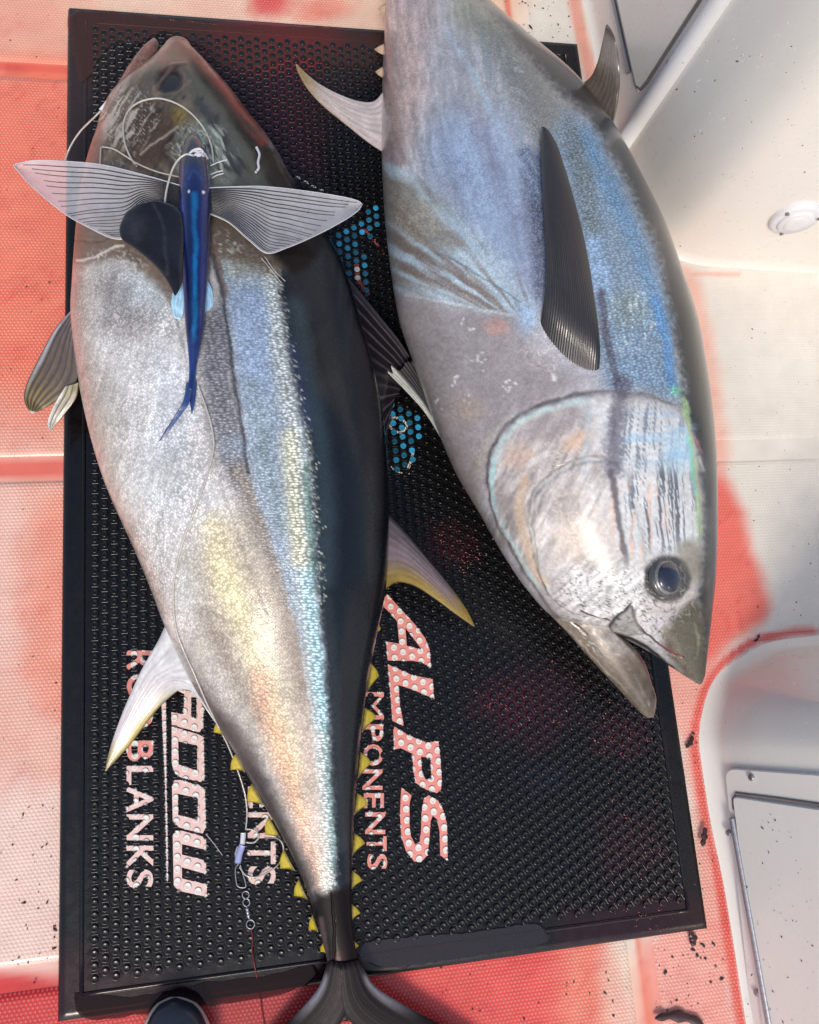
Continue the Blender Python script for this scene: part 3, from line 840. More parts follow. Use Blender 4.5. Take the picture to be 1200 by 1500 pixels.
def fish_body(name, Lp, Rp, zc, h, paint, mat, parent, NT=270, NB=40, base=(150, 150, 150), disp=True):
    V, Q, ph = fish_loft(Lp, Rp, zc, h, NT, NB)
    ns, k, _ = V.shape
    ch = PJ(V).reshape(-1, 2)                          # flat chart of the flank
    p = Painter(warp(ch), base); paint(p)
    # arc coordinates for the scales
    ax = np.r_[0, np.cumsum(np.linalg.norm(np.diff(V.mean(1), axis=0), axis=1))]
    gi = np.concatenate([np.zeros((ns, 1)), np.cumsum(np.linalg.norm(np.diff(V, axis=1), axis=2), axis=1)], 1)
    gi = gi - gi[:, NT//2][:, None]
    fuv = np.stack([np.broadcast_to(ax[:, None], gi.shape), gi, p.co.reshape(gi.shape)], -1).reshape(-1, 3)
    if disp:
        tx = np.gradient(V, axis=0); ty = np.gradient(V, axis=1)
        nn = np.cross(tx, ty); ln = np.linalg.norm(nn, axis=2)[:, :, None]; nn = nn/np.maximum(ln, 1e-12)
        if nn[ns//2, NT//2, 2] < 0: nn = -nn
        edge = np.clip(np.sin(ph), 0, 1)[None, :, None]
        V = V + nn*(p.h.reshape(ns, k, 1))*np.minimum(edge*3, 1)
    P, F_ = cap_ends(V, Q)
    me = mesh_np(name, P, F_)
    ext = lambda a: np.concatenate([a, a[:1], a[-1:]])
    setattr_col(me, "col", ext(s2l(p.c)))
    setattr_col(me, "par", ext(np.stack([p.sc, p.ro, p.me], -1)))
    setattr_vec(me, "fuv", ext(fuv)); setattr_col(me, "par2", ext(np.stack([p.gl, p.co, 0*p.gl], -1)))
    # orientation
    mid = (ns//2)*k + NT//2
    o = link(name, me, mat, parent)
    me.update()
    return o, V, ph

def orient(me, i_top):
    """flip all faces if the face nearest the given vertex looks down"""
    pass

def hitter(V, NT):
    """look up the body surface under a chart point"""
    T = V[:, :NT].reshape(-1, 3)[::3]; q = PJ(T)
    def f(x, y, up=0.0):
        x = np.atleast_1d(np.asarray(x, float)); y = np.atleast_1d(np.asarray(y, float)); r = []
        for a, b in zip(x, y):
            i = np.argmin((q[:, 0]-a)**2 + (q[:, 1]-b)**2); d = math.hypot(*(q[i]-(a, b)))
            z = T[i, 2] + up if d < 12 else None
            r.append(z)
        return r
    return f

def zprof(s, pts):
    p = np.array(pts, float); s = np.asarray(s, float)
    q = np.linspace(s.min(), s.max(), 400); y = np.interp(q, p[:, 0], p[:, 1])
    k = 41; y = np.convolve(np.pad(y, k//2, mode='reflect', reflect_type='odd'), np.ones(k)/k, 'valid')
    y = np.convolve(np.pad(y, k//2, mode='reflect', reflect_type='odd'), np.ones(k)/k, 'valid')
    return np.interp(s, q, y)

def smax(a, b, k=0.012): return (a + b + np.sqrt((a-b)**2 + k*k))/2

# ---------------- left tuna, head up
LL = [(257, 54.5), (246, 62), (236, 74), (222, 92), (202, 112), (180, 130), (160, 150), (148, 172), (140, 200), (130, 230), (120, 270), (114, 310), (109, 360), (105, 420), (103, 456), (105, 490), (110, 530), (117, 575), (134, 650), (154, 712), (175, 760), (198, 810), (219, 860), (236, 905), (256, 952), (280, 1000), (305, 1041), (332, 1084), (350, 1114), (368, 1146), (386, 1178), (407, 1214), (427, 1252), (444, 1290), (458, 1330), (470, 1370), (479, 1405), (485, 1440), (494, 1475), (503, 1496)]
RR = [(259, 54.5), (270, 59), (284, 74), (302, 94), (322, 118), (346, 147), (370, 180), (392, 208), (408, 232), (430, 272), (455, 312), (478, 350), (496, 380), (515, 430), (529, 480), (541, 520), (554, 575), (563, 625), (568, 680), (570, 750), (569, 810), (566, 860), (557, 910), (546, 962), (535, 1028), (527, 1095), (522, 1150), (518, 1210), (516, 1270), (515, 1320), (517, 1360), (522, 1395), (526, 1420), (527, 1445), (520, 1475), (510, 1496)]
yy = np.r_[54.6, 55.2, 56.5, np.linspace(58.5, 1496, 690)]
Lp = np.stack([interp_y(LL, yy), yy], -1); Rp = np.stack([interp_y(RR, yy), yy], -1)
Wm = np.linalg.norm(U(Lp[:, 0], Lp[:, 1], 0.12)[:, :2] - U(Rp[:, 0], Rp[:, 1], 0.12)[:, :2], axis=1)
hL = Wm/2*zprof(yy, [(54, .9), (120, .70), (300, .62), (700, .62), (1000, .66), (1250, .62), (1340, .60), (1400, .42), (1440, .22), (1496, .10)])
zL = zprof(yy, [(54, .085), (200, .115), (400, .142), (600, .150), (850, .138), (1100, .095), (1300, .055), (1400, .036), (1496, .024)]) + MZ
zL = smax(zL, hL + MZ + 0.001)

def paint_left(p):
    Q = p.P
    p.sc[:] = 0.4; p.ro[:] = 0.36; p.me[:] = 0.15
    p.c[:] = (196, 191, 187)
    # silver belly
    p.poly([(95, 400), (250, 420), (300, 600), (365, 770), (300, 900), (230, 920), (140, 690)], (216, 214, 212), 40, 0.9, (60, 25), 1, sc=0.5)
    p.blob(205, 425, 55, 45, (196, 206, 210), 0.8, nz=(20, .3), seed=2)
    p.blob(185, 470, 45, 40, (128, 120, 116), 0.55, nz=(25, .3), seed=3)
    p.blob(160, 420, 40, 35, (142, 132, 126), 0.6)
    p.blob(255, 600, 45, 90, (206, 212, 218), 0.75, nz=(30, .4), seed=4)
    p.blob(250, 700, 70, 60, (202, 206, 208), 0.6, nz=(30, .4), seed=5)
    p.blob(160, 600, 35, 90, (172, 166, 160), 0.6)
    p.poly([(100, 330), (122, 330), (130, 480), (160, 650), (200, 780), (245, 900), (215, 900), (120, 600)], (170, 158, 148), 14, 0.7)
    p.sc *= (.35 + 1.3*fbm(Q[:, 0], Q[:, 1], 45, 45, 3, 91))
    p.streak(200, 600, 120, 330, .25, 5, 50, .12, seed=92)
    # darker scaled field right of the bait
    p.poly([(292, 470), (330, 440), (346, 580), (365, 700), (345, 720), (315, 640), (298, 560)], (118, 120, 128), 16, 0.8, (20, 6), 6, sc=0.4, gl=.85)
    p.poly([(325, 640), (362, 640), (400, 760), (440, 900), (425, 900), (370, 770)], (158, 170, 184), 14, 0.8, (20, 5), 7, sc=0.5, gl=.4)
    # warm lower flank
    p.poly([(290, 800), (355, 760), (410, 880), (450, 1010), (470, 1150), (440, 1180), (370, 1050), (300, 930)], (180, 170, 152), 40, 0.85, (50, 20), 8, sc=0.55, ro=.46, co=.6, me=.03)
    p.line([(352, 690), (395, 800), (428, 910), (448, 1020)], 30, (146, 133, 122), 36, 0.85)
    p.line([(312, 770), (345, 880), (375, 960), (402, 1040), (428, 1120)], 34, (226, 214, 176), 46, 0.8, nz=(25, 10), seed=81, sc=0.7)
    p.blob(335, 860, 26, 70, (232, 224, 176), 0.5, ang=-.35)
    p.line([(300, 900), (345, 990), (385, 1060)], 20, (150, 138, 128), 24, 0.7)
    p.line([(380, 1000), (404, 1080), (428, 1155), (448, 1225), (464, 1290)], 26, (210, 164, 138), 34, 0.8, nz=(20, 7), seed=82, sc=0.6, gl=0.45)
    p.line([(395, 1040), (420, 1120), (442, 1195)], 12, (226, 186, 150), 16, 0.6)
    p.line([(440, 1040), (457, 1130), (470, 1210), (480, 1290)], 24, (190, 174, 164), 22, 0.8, sc=0.5)
    p.poly([(280, 1010), (312, 1034), (350, 1075), (392, 1140), (424, 1210), (450, 1270), (470, 1330), (476, 1380), (440, 1330), (390, 1230), (330, 1110)], (58, 53, 53), 14, 0.95, (12, 4), 9, sc=0.15)
    p.poly([(262, 950), (290, 985), (330, 1040), (380, 1110), (350, 1120), (290, 1030)], (100, 93, 90), 20, 0.6)
    # blue iridescent band
    p.poly([(316, 350), (328, 420), (344, 540), (358, 640), (374, 720), (404, 815), (436, 920), (452, 1000), (466, 1100), (478, 1200), (486, 1306), (492, 1306), (490, 1200), (485, 1100), (479, 1000), (471, 900), (463, 800), (457, 700), (441, 600), (426, 520), (415, 450), (402, 380), (385, 350)],
           (164, 180, 196), 9, 0.95, (14, 4), 10, sc=0.5, gl=.35, me=0.2)
    p.blob(365, 385, 45, 40, (158, 164, 148), 0.7, nz=(15, .4), seed=11)
    p.squig(365, 385, 40, 35, 10, .07, (214, 220, 206), .6, 83)
    p.poly([(345, 425), (392, 425), (402, 540), (376, 600), (352, 520)], (170, 192, 222), 18, 0.8)
    p.line([(396, 390), (406, 470), (414, 540), (428, 620), (436, 700), (442, 780), (450, 850), (460, 930), (470, 1030), (478, 1130), (484, 1230), (488, 1300)], 24, (228, 236, 230), 26, 0.9, sc=0.3, gl=1.0)
    p.line([(372, 560), (384, 640), (396, 700), (412, 770)], 20, (150, 168, 176), 22, 0.7, gl=.5)
    p.line([(422, 640), (430, 740), (438, 820)], 22, (236, 230, 190), 26, 0.65)
    p.line([(447, 680), (453, 760), (458, 840)], 9, (120, 160, 140), 12, 0.7)
    p.line([(450, 840), (460, 920), (468, 990), (474, 1060)], 18, (178, 224, 236), 20, 0.8)
    p.line([(476, 1060), (484, 1160), (489, 1270)], 8, (164, 206, 202), 8, 0.7)
    # back
    bk = [(384, 340), (402, 384), (413, 450), (425, 520), (441, 600), (456, 690), (463, 800), (471, 900), (479, 1000), (486, 1100), (491, 1200), (494, 1300), (500, 1330), (560, 1330), (640, 900), (640, 600), (560, 380), (460, 250), (430, 270)]
    p.poly(bk, (20, 26, 33), 9.0, 1.0, (4, 8), 12, sc=0.02, ro=0.26, me=0.0, co=0.65, gl=0)
    p.line([(432, 450), (452, 560), (470, 660), (478, 760), (476, 850)], 30, (50, 63, 70), 26, 0.85)  # grey-teal streak is a sky reflection painted on the back
    p.line([(428, 500), (440, 550), (452, 620)], 12, (52, 60, 92), 14, 0.7)
    p.line([(481, 880), (488, 1000), (495, 1120), (502, 1240)], 16, (46, 50, 56), 12, 0.7)
    p.line([(455, 470), (475, 540), (500, 620)], 5, (12, 14, 18), 5, .6, nz=(10, 3), seed=84)
    p.poly([(505, 400), (560, 540), (590, 700), (585, 880), (560, 960), (545, 900), (545, 700), (525, 560), (490, 420)], (8, 13, 22), 14, 0.85)
    # glitter scales straying over the edge of the back
    r = np.random.default_rng(5)
    ed = crv([(400, 384), (413, 450), (425, 520), (441, 600), (456, 690), (463, 800), (469, 880)], 260)
    for _ in range(420):
        e = ed[r.integers(len(ed))]; o = r.normal(1, 5)
        p.blob(e[0]+o, e[1]+r.normal(0, 3), 1.5, 0.9, (222, 228, 210), r.uniform(.3, .95), hard=.4)
    # head
    p.poly([(257, 54), (300, 92), (348, 150), (408, 232), (470, 340), (400, 400), (330, 380), (250, 420), (180, 380), (100, 380), (120, 260), (160, 150), (236, 74)], (108, 94, 78), 14, 0.94, (25, 8), 14, sc=0.0, ro=0.34, co=.45, me=.0)
    p.streak(200, 230, 110, 150, .5, 5, 40, .35, seed=93); p.streak(290, 200, 90, 130, -.6, 6, 50, .3, seed=94)
    p.poly([(258, 52), (300, 92), (350, 150), (412, 238), (475, 345), (440, 400), (405, 380), (400, 310), (372, 240), (330, 172), (292, 116)], (30, 25, 24), 8, 1.0, (14, 4), 15, sc=0, ro=0.3, co=0.2)
    p.poly([(276, 104), (310, 132), (350, 190), (392, 256), (404, 330), (372, 330), (338, 262), (302, 190)], (98, 97, 86), 9, 0.95, (15, 5), 16)
    p.line([(262, 60), (288, 84), (312, 110), (338, 142), (362, 176), (384, 206)], 16, (142, 46, 40), 12, 0.9, nz=(12, 4), seed=17)
    p.line([(272, 62), (292, 80), (318, 110)], 3, (206, 150, 134), 3, 0.7)
    p.poly([(236, 70), (262, 54), (285, 80), (262, 96), (240, 100)], (150, 104, 86), 8, 0.85, (10, 4), 18); p.line([(240, 70), (258, 58), (276, 68)], 4, (196, 150, 130), 4, .7); p.line([(236, 104), (246, 98), (262, 96)], 4, (70, 48, 42), 4, .7)  # pale pink stroke is a highlight painted on the snout tip
    p.blob(252, 80, 10, 9, (120, 112, 78), 0.7)
    p.blob(248, 116, 19, 17, (36, 28, 27), 0.98, ang=-0.5, hard=.6, h=-0.006)
    p.line([(228, 132), (236, 112), (252, 96), (272, 92)], 5, (128, 108, 96), 4, 0.8, h=0.002)
    p.line([(226, 140), (240, 134), (262, 130), (278, 118)], 4, (150, 120, 100), 4, 0.7)
    p.poly([(182, 170), (230, 150), (266, 172), (262, 210), (215, 244), (180, 230)], (84, 60, 40), 12, 0.85, (15, 5), 19)
    p.blob(262, 172, 14, 22, (164, 138, 60), 0.75)
    p.poly([(262, 190), (312, 180), (345, 250), (340, 290), (270, 290), (255, 230)], (142, 150, 138), 14, 0.85, (18, 8), 20)
    p.line([(292, 150), (322, 188), (338, 226), (352, 250)], 12, (60, 58, 56), 9, 0.8, nz=(8, 4), seed=21)
    for (x, y) in ((269, 144), (297, 146), (316, 170)): p.blob(x, y, 2.4, 5, (40, 36, 34), 0.9, ang=0.5)
    p.squig(185, 170, 60, 50, 12, .05, (206, 198, 184), 0.9, 22, 0.35, 0.6); p.streak(185, 175, 60, 55, .6, 3, 26, .9, (222, 214, 202), 95, .56); p.streak(230, 190, 50, 45, .7, 3, 22, .8, (40, 32, 28), 97, .6)
    p.squig(290, 215, 50, 45, 9, .06, (214, 224, 208), 0.8, 23); p.streak(300, 225, 50, 50, -.5, 3, 22, .85, (222, 232, 216), 96, .54); p.streak(340, 200, 50, 70, -.6, 4, 36, .7, (44, 42, 40), 98, .56)
    p.squig(170, 215, 45, 40, 14, .05, (180, 176, 168), 0.6, 24, 0.5, 0.5)
    p.line([(206, 226), (232, 206), (258, 186)], 3, (214, 204, 184), 2, 0.8)
    p.poly([(112, 250), (140, 200), (150, 180), (150, 260), (130, 330), (108, 340)], (150, 116, 106), 10, 0.7)
    p.poly([(257, 54), (300, 92), (348, 150), (408, 232), (470, 340), (400, 380), (330, 360), (250, 400), (180, 360), (100, 350), (120, 260), (160, 150), (236, 74)], None, 25, 1.0, mul=.84)
    # gill cover edge
    p.poly([(108, 330), (160, 340), (210, 350), (262, 400), (300, 380), (300, 420), (262, 450), (215, 400), (170, 372), (108, 380)], (118, 104, 94), 8, 0.8, (12, 5), 25)
    p.line([(112, 382), (140, 376), (170, 362), (182, 360)], 3, (222, 220, 212), 3, 0.9, h=0.0015)
    p.line([(120, 410), (150, 396), (180, 384), (200, 390)], 2.4, (206, 204, 198), 2.5, 0.8)
    p.line([(108, 352), (140, 356), (170, 346)], 3, (88, 72, 66), 3, 0.8, h=-0.0015)
    p.squig(165, 390, 60, 30, 12, .06, (214, 216, 212), 0.7, 26, 0.5, 0.4)
    p.squig(330, 370, 35, 40, 9, .07, (206, 214, 200), 0.6, 27)
    p.line([(305, 330), (318, 380), (328, 430)], 10, (104, 84, 74), 8, 0.7)
    # pectoral groove and lateral line
    p.line([(312, 372), (325, 430), (337, 510), (349, 590), (358, 650), (364, 690)], 4.5, (66, 66, 70), 4, 0.85, h=-0.0022)
    p.line([(250, 440), (268, 500), (272, 560), (262, 620)], 3, (120, 120, 122), 4, 0.5, h=-0.001)
    p.line([(290, 560), (305, 620), (322, 700), (350, 790), (392, 900)], 2.5, (120, 116, 112), 4, 0.35, h=-0.001)
    # tail
    p.poly([(462, 1310), (485, 1306), (500, 1300), (560, 1290), (560, 1500), (430, 1500)], (22, 17, 19), 9, 1.0, (10, 4), 28, sc=0.0, ro=0.42, me=0, co=0.2)  # darkened and dulled: shade over the tail put into colour and gloss
    p.line([(470, 1345), (478, 1400), (486, 1440)], 8, (88, 74, 72), 6, 0.8)
    p.line([(487, 1310), (488, 1360), (489, 1430)], 3, (14, 10, 10), 2, 0.9, h=-0.0012)
    p.line([(497, 1400), (498, 1430), (500, 1450)], 16, (74, 22, 22), 14, 0.6)  # reddish reflection painted into the tail colour
    p.mottle(16, 16, 0.07, 30); p.mottle(4, 4, 0.10, 31); p.mottle(60, 60, 0.08, 32)

tunaL = bpy.data.objects.new("tuna", None); COL.objects.link(tunaL)
tag(tunaL, "dead tuna lying head up under the blue flying fish, black back to the right", "tuna")
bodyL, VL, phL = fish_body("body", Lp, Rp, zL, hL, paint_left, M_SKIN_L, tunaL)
hitL = hitter(VL, 270)

# ---------------- right tuna, head down
LRP = [(571, -215), (570, -170), (568, -110), (566, -50), (563, 30), (559, 110), (557, 200), (560, 300), (570, 390), (582, 460), (600, 512), (620, 570), (642, 630), (668, 690), (700, 745), (738, 812), (772, 862), (815, 905), (862, 918), (905, 930), (948, 952), (985, 978), (1012, 996), (1024, 1003)]
RRP = [(594, -215), (604, -178), (628, -126), (664, -62), (715, 8), (782, 74), (852, 138), (905, 205), (950, 285), (982, 350), (1006, 418), (1026, 478), (1038, 540), (1047, 604), (1052, 670), (1053, 745), (1052, 805), (1049, 852), (1045, 890), (1041, 925), (1038, 950), (1035, 974), (1032, 992), (1028, 1002)]
i_ = np.linspace(0, len(LRP)-1, len(LRP)); NSR = 710
mid = (np.array(LRP, float)+np.array(RRP, float))/2
dd = np.r_[0, np.cumsum(np.linalg.norm(np.diff(mid, axis=0), axis=1))]; tq = np.linspace(0, dd[-1], NSR)
def sp(a): return interp_y(np.c_[a, dd], tq)
Lr = np.stack([sp([p[0] for p in LRP]), sp([p[1] for p in LRP])], -1); Rr = np.stack([sp([p[0] for p in RRP]), sp([p[1] for p in RRP])], -1)
sr_ = tq/dd[-1]
Wm = np.linalg.norm(U(Lr[:, 0], Lr[:, 1], 0.13)[:, :2] - U(Rr[:, 0], Rr[:, 1], 0.13)[:, :2], axis=1)
hR = Wm/2*zprof(sr_, [(0, .5), (.08, .6), (.3, .62), (.7, .64), (.85, .66), (.93, .8), (1, .9)])
zR = zprof(sr_, [(0, .05), (.15, .085), (.35, .135), (.55, .158), (.75, .15), (.9, .125), (1, .10)]) + MZ
zR = smax(zR, hR + MZ + 0.001)

def paint_right(p):
    p.sc[:] = 0.3; p.ro[:] = 0.34; p.me[:] = 0.12
    p.c[:] = (184, 183, 189)
    p.poly([(540, -250), (640, -250), (640, 0), (625, 120), (610, 200), (560, 260), (540, 100)], (190, 166, 163), 24, 0.85, (30, 12), 1, sc=0.35)
    p.line([(572, 60), (574, 140), (580, 220), (576, 280)], 22, (126, 116, 118), 16, 0.7, nz=(12, 6), seed=2)
    p.poly([(640, -250), (700, -60), (740, 40), (700, 60), (660, 20)], (160, 156, 138), 16, 0.8)
    p.poly([(690, 20), (740, 40), (830, 150), (850, 200), (800, 230), (740, 120)], (124, 126, 122), 20, 0.85, (20, 8), 3, sc=0.5)
    p.poly([(640, 60), (680, 60), (730, 150), (700, 180), (650, 140)], (164, 164, 168), 20, 0.7)
    p.poly([(640, 190), (720, 170), (780, 230), (800, 300), (800, 420), (770, 450), (700, 350), (640, 260)], (150, 161, 186), 46, 0.8, (40, 20), 4)
    p.poly([(640, 200), (680, 210), (730, 300), (760, 370), (740, 380), (690, 310), (640, 250)], (160, 186, 214), 34, 0.7, (30, 14), 5)
    p.poly([(765, 215), (795, 230), (800, 300), (800, 400), (786, 440), (778, 330)], (92, 102, 128), 9, 0.85, (14, 5), 6, sc=1.0)
    p.line([(655, 45), (690, 105), (730, 180), (770, 250), (798, 300)], 7, (176, 202, 222), 10, 0.6, nz=(9, 4), seed=122, h=0.0008)
    p.line([(700, 40), (712, 90), (735, 150), (765, 210), (792, 262)], 4, (150, 168, 176), 4, 0.7)
    p.squig(735, 120, 50, 60, 20, .05, (184, 196, 196), 0.5, 7, 0.5, 0.8)
    p.sc *= (.4 + 1.2*fbm(p.P[:, 0], p.P[:, 1], 45, 45, 3, 91))
    p.streak(640, 150, 130, 260, -.15, 6, 70, .12, seed=101); p.streak(600, 100, 60, 200, 0.0, 5, 22, .16, seed=102)
    # fan of pale bands from the fin root
    FANP = [(548, 240), (600, 250), (660, 300), (720, 360), (778, 430), (782, 486), (755, 468), (690, 452), (590, 434), (560, 400), (548, 320)]
    p.fan(FANP, 785, 490, 17, 130, [(126, 116, 108), (150, 150, 150), (172, 192, 202), (186, 206, 218)], 8, .9, 103, sc=.35)
    p.poly([(556, 262), (600, 268), (640, 315), (680, 360), (640, 362), (560, 318)], (136, 125, 112), 10, .7, (14, 5), 8)
    p.squig(620, 322, 50, 36, 10, .06, (196, 186, 162), 0.6, 9, 0.4, 0.7)
    p.line([(640, 368), (700, 402), (762, 440)], 2.5, (104, 112, 126), 3, 0.7)
    p.line([(588, 430), (660, 446), (755, 461)], 4, (206, 219, 222), 4, 0.85)
    p.fan([(640, 180), (700, 170), (790, 260), (800, 430), (770, 430), (700, 330), (640, 260)], 800, 520, 12, 160, [(128, 134, 152), (142, 154, 182), (168, 192, 220)], 44, .6, 104)
    p.blob(768, 470, 22, 34, (168, 194, 224), 0.9, ang=0.3)
    p.blob(762, 498, 9, 20, (164, 190, 222), 0.8, ang=0.4)
    # brown-grey below the fan
    p.poly([(580, 432), (660, 452), (752, 466), (790, 520), (850, 560), (800, 590), (730, 640), (700, 740), (650, 670), (600, 540)], (154, 146, 147), 16, 0.9, (25, 8), 13, sc=0.15)
    p.blob(728, 478, 22, 16, (196, 152, 142), 0.7, nz=(8, .4), seed=14)
    r = np.random.default_rng(8)
    for (x, y) in ((690, 475), (700, 520), (705, 530), (738, 570), (745, 560), (668, 560), (810, 545), (818, 552), (800, 490), (640, 590), (690, 585)):
        for _ in range(5): p.blob(x+r.normal(0, 5), y+r.normal(0, 5), r.uniform(1, 3), r.uniform(1, 3.5), (226, 226, 224), 0.8, hard=.4)
    p.squig(800, 515, 45, 35, 10, .07, (206, 200, 190), 0.6, 15)
    p.blob(690, 600, 30, 25, (176, 156, 138), 0.5, nz=(8, .4), seed=16)
    p.poly([(600, 520), (640, 610), (700, 735), (740, 800), (700, 780), (640, 660), (590, 540)], (134, 122, 114), 12, 0.6)
    # blue flank
    p.poly([(828, 165), (868, 190), (905, 255), (944, 335), (970, 415), (984, 480), (990, 545), (1002, 575), (985, 590), (940, 572), (895, 575), (878, 525), (866, 440), (848, 350), (826, 270), (812, 205)], (134, 160, 184), 20, 0.95, (8, 8), 17, sc=0.3, gl=.6, me=0.15)
    p.line([(858, 200), (895, 270), (930, 345), (955, 415), (970, 470)], 26, (98, 150, 198), 36, 0.7, nz=(14, 6), seed=121, gl=.65)
    p.line([(868, 360), (880, 420), (892, 450)], 30, (160, 194, 232), 20, 0.85)
    p.line([(835, 190), (855, 260), (870, 330)], 24, (120, 134, 140), 18, 0.7, sc=1.0)
    p.blob(915, 450, 34, 34, (136, 142, 124), 0.4, nz=(12, .4), seed=18)
    p.squig(925, 470, 50, 60, 12, .06, (206, 222, 224), 0.7, 19, 3.0, 0.1)
    p.line([(960, 440), (975, 500), (985, 560)], 16, (92, 148, 204), 10, 0.8)
    p.line([(880, 430), (890, 500), (905, 560)], 10, (86, 80, 92), 8, 0.7, nz=(8, 3), seed=20)
    p.blob(992, 573, 12, 8, (130, 214, 186), 0.9)
    # back
    p.poly([(690, -40), (742, 42), (802, 112), (862, 172), (884, 205), (914, 258), (950, 336), (975, 416), (988, 500), (1004, 566), (1000, 600), (1012, 650), (1021, 720), (1025, 800), (1022, 870), (1028, 940), (1030, 1010), (1140, 1000), (1140, 500), (1000, 200), (760, -60), (640, -260), (600, -230)],
           (36, 39, 41), 13.0, 1.0, (5, 7), 21, sc=0.02, ro=0.22, me=0.0, gl=0, co=.75)
    p.line([(1035, 500), (1045, 620), (1046, 760), (1040, 900)], 12, (84, 80, 72), 10, 0.6)
    p.line([(1016, 640), (1023, 652), (1028, 664)], 3, (170, 70, 80), 3, 0.7)
    p.line([(1024, 672), (1030, 690)], 4, (206, 196, 200), 4, 0.6)
    p.blob(1018, 470, 4, 14, (48, 48, 48), 0.6); p.blob(1012, 395, 4, 12, (48, 48, 48), 0.6)
    # gill cover
    gc = [(716, 705), (724, 655), (752, 618), (800, 592), (870, 578), (940, 582), (990, 598), (1014, 650), (1022, 740), (1024, 830), (1010, 880), (940, 900), (880, 918), (820, 908), (770, 840), (730, 770)]
    p.poly(gc, (170, 163, 162), 12, 0.85, (14, 4), 22, sc=0.0, gl=0, ro=0.48, co=.5, me=0.0)
    p.poly(gc, None, 5, 1.0, (20, 3), 22, h=0.004)
    p.poly([(800, 850), (790, 740), (860, 690), (990, 640), (1018, 700), (1020, 830), (940, 890), (860, 900)], (206, 202, 200), 40, .8, (30, 15), 120)
    p.poly([(810, 872), (790, 812), (783, 752), (792, 718), (822, 692), (862, 678), (905, 684), (930, 760), (940, 860), (880, 900)], None, 3, 1.0, (16, 2), 23, h=0.003)
    p.streak(800, 700, 110, 140, .5, 5, 40, .26, seed=105); p.streak(760, 740, 60, 120, .3, 4, 30, .22, seed=106)
    p.squig(800, 660, 70, 60, 13, .05, (222, 204, 188), .5, 107, .5, .6)
    p.line([(835, 930), (775, 846), (733, 772), (716, 708), (723, 655), (752, 616), (800, 589), (870, 574), (945, 578), (992, 594)], 4.5, (84, 76, 74), 6, 0.5, nz=(14, 2.5), seed=81, h=-0.001)
    p.line([(790, 858), (742, 776), (724, 708), (731, 660), (758, 624), (806, 599), (862, 588)], 8, (192, 218, 218), 9, 0.7, nz=(9, 5), seed=82)
    p.line([(730, 740), (722, 705), (728, 672)], 5, (150, 212, 220), 6, 0.5, nz=(6, 3), seed=85)
    p.line([(700, 690), (712, 650), (740, 615)], 8, (180, 174, 156), 12, 0.5, nz=(8, 4), seed=87)
    p.blob(800, 630, 55, 22, (140, 133, 136), 0.65, ang=-0.3, nz=(10, .3), seed=23)
    p.blob(845, 645, 30, 14, (206, 172, 146), 0.7, ang=-0.6)
    p.blob(760, 668, 30, 22, (198, 168, 150), 0.6, nz=(8, .3), seed=24)
    p.blob(745, 740, 16, 46, (142, 132, 132), 0.65, ang=-0.35)
    p.line([(768, 700), (764, 750), (780, 815), (800, 850)], 14, (204, 178, 152), 10, 0.7)
    p.line([(808, 868), (788, 810), (781, 752), (790, 716), (820, 690), (862, 675), (892, 676), (906, 686)], 5, (206, 208, 200), 7, 0.6, nz=(8, 4), seed=83)
    p.line([(804, 868), (784, 810), (777, 750), (786, 712), (818, 685), (862, 669), (894, 670)], 3, (96, 86, 82), 4, 0.45, nz=(8, 2.5), seed=84, h=-0.0008)
    p.blob(830, 740, 36, 30, (146, 138, 134), 0.6, ang=-0.6, nz=(10, .4), seed=25)
    p.blob(845, 790, 45, 36, (212, 194, 180), 0.6, nz=(10, .3), seed=26)
    p.squig(830, 770, 60, 60, 12, .06, (226, 208, 190), 0.6, 27)
    p.line([(775, 678), (800, 664)], 8, (206, 208, 208), 5, 0.7)
    # striped upper cheek
    p.poly([(870, 592), (985, 600), (1012, 660), (1022, 760), (1020, 800), (960, 812), (915, 820), (890, 690)], (208, 212, 214), 16, 0.9, (14, 8), 28)
    p.streak(950, 640, 70, 60, 0.05, 2.2, 60, .75, (112, 120, 134), 108, .54); p.streak(965, 740, 60, 80, -.06, 2.2, 70, .8, (84, 90, 102), 109, .53); p.streak(930, 760, 50, 70, .05, 4, 50, .7, (216, 178, 156), 110, .55); p.streak(960, 640, 70, 50, 1.5, 4, 50, .5, (150, 186, 214), 111, .55)
    p.blob(990, 660, 26, 40, (150, 192, 220), 0.6)
    p.line([(912, 560), (902, 610), (898, 650), (896, 690)], 22, (92, 88, 102), 16, 0.7, nz=(4, 9), seed=29)
    p.line([(893, 690), (900, 740), (912, 800), (918, 850)], 8, (92, 88, 94), 5, 0.85, nz=(5, 2), seed=30)
    p.line([(860, 600), (858, 660), (856, 690)], 10, (160, 180, 192), 12, 0.4, nz=(5, 4), seed=86)
    r = np.random.default_rng(12)
    p.line([(1003, 585), (1010, 650), (1020, 730), (1023, 790)], 8, (160, 192, 140), 7, 0.8, nz=(8, 4), seed=31)
    p.line([(1004, 640), (1016, 720)], 5, (120, 204, 200), 5, 0.6)
    # silver crackle over jaw joint
    p.poly([(830, 850), (900, 830), (960, 810), (945, 880), (960, 920), (990, 930), (940, 940), (890, 920), (850, 900)], (214, 214, 214), 16, 0.9, (14, 8), 32, ro=.42)
    p.squig(880, 870, 80, 55, 8, .035, (84, 84, 86), 0.7, 33); p.streak(880, 860, 80, 60, .9, 4, 18, .3, seed=112)
    p.squig(960, 905, 50, 50, 8, .045, (78, 78, 78), 0.8, 34)
    p.squig(890, 880, 75, 50, 14, .03, (246, 246, 246), 0.7, 35)
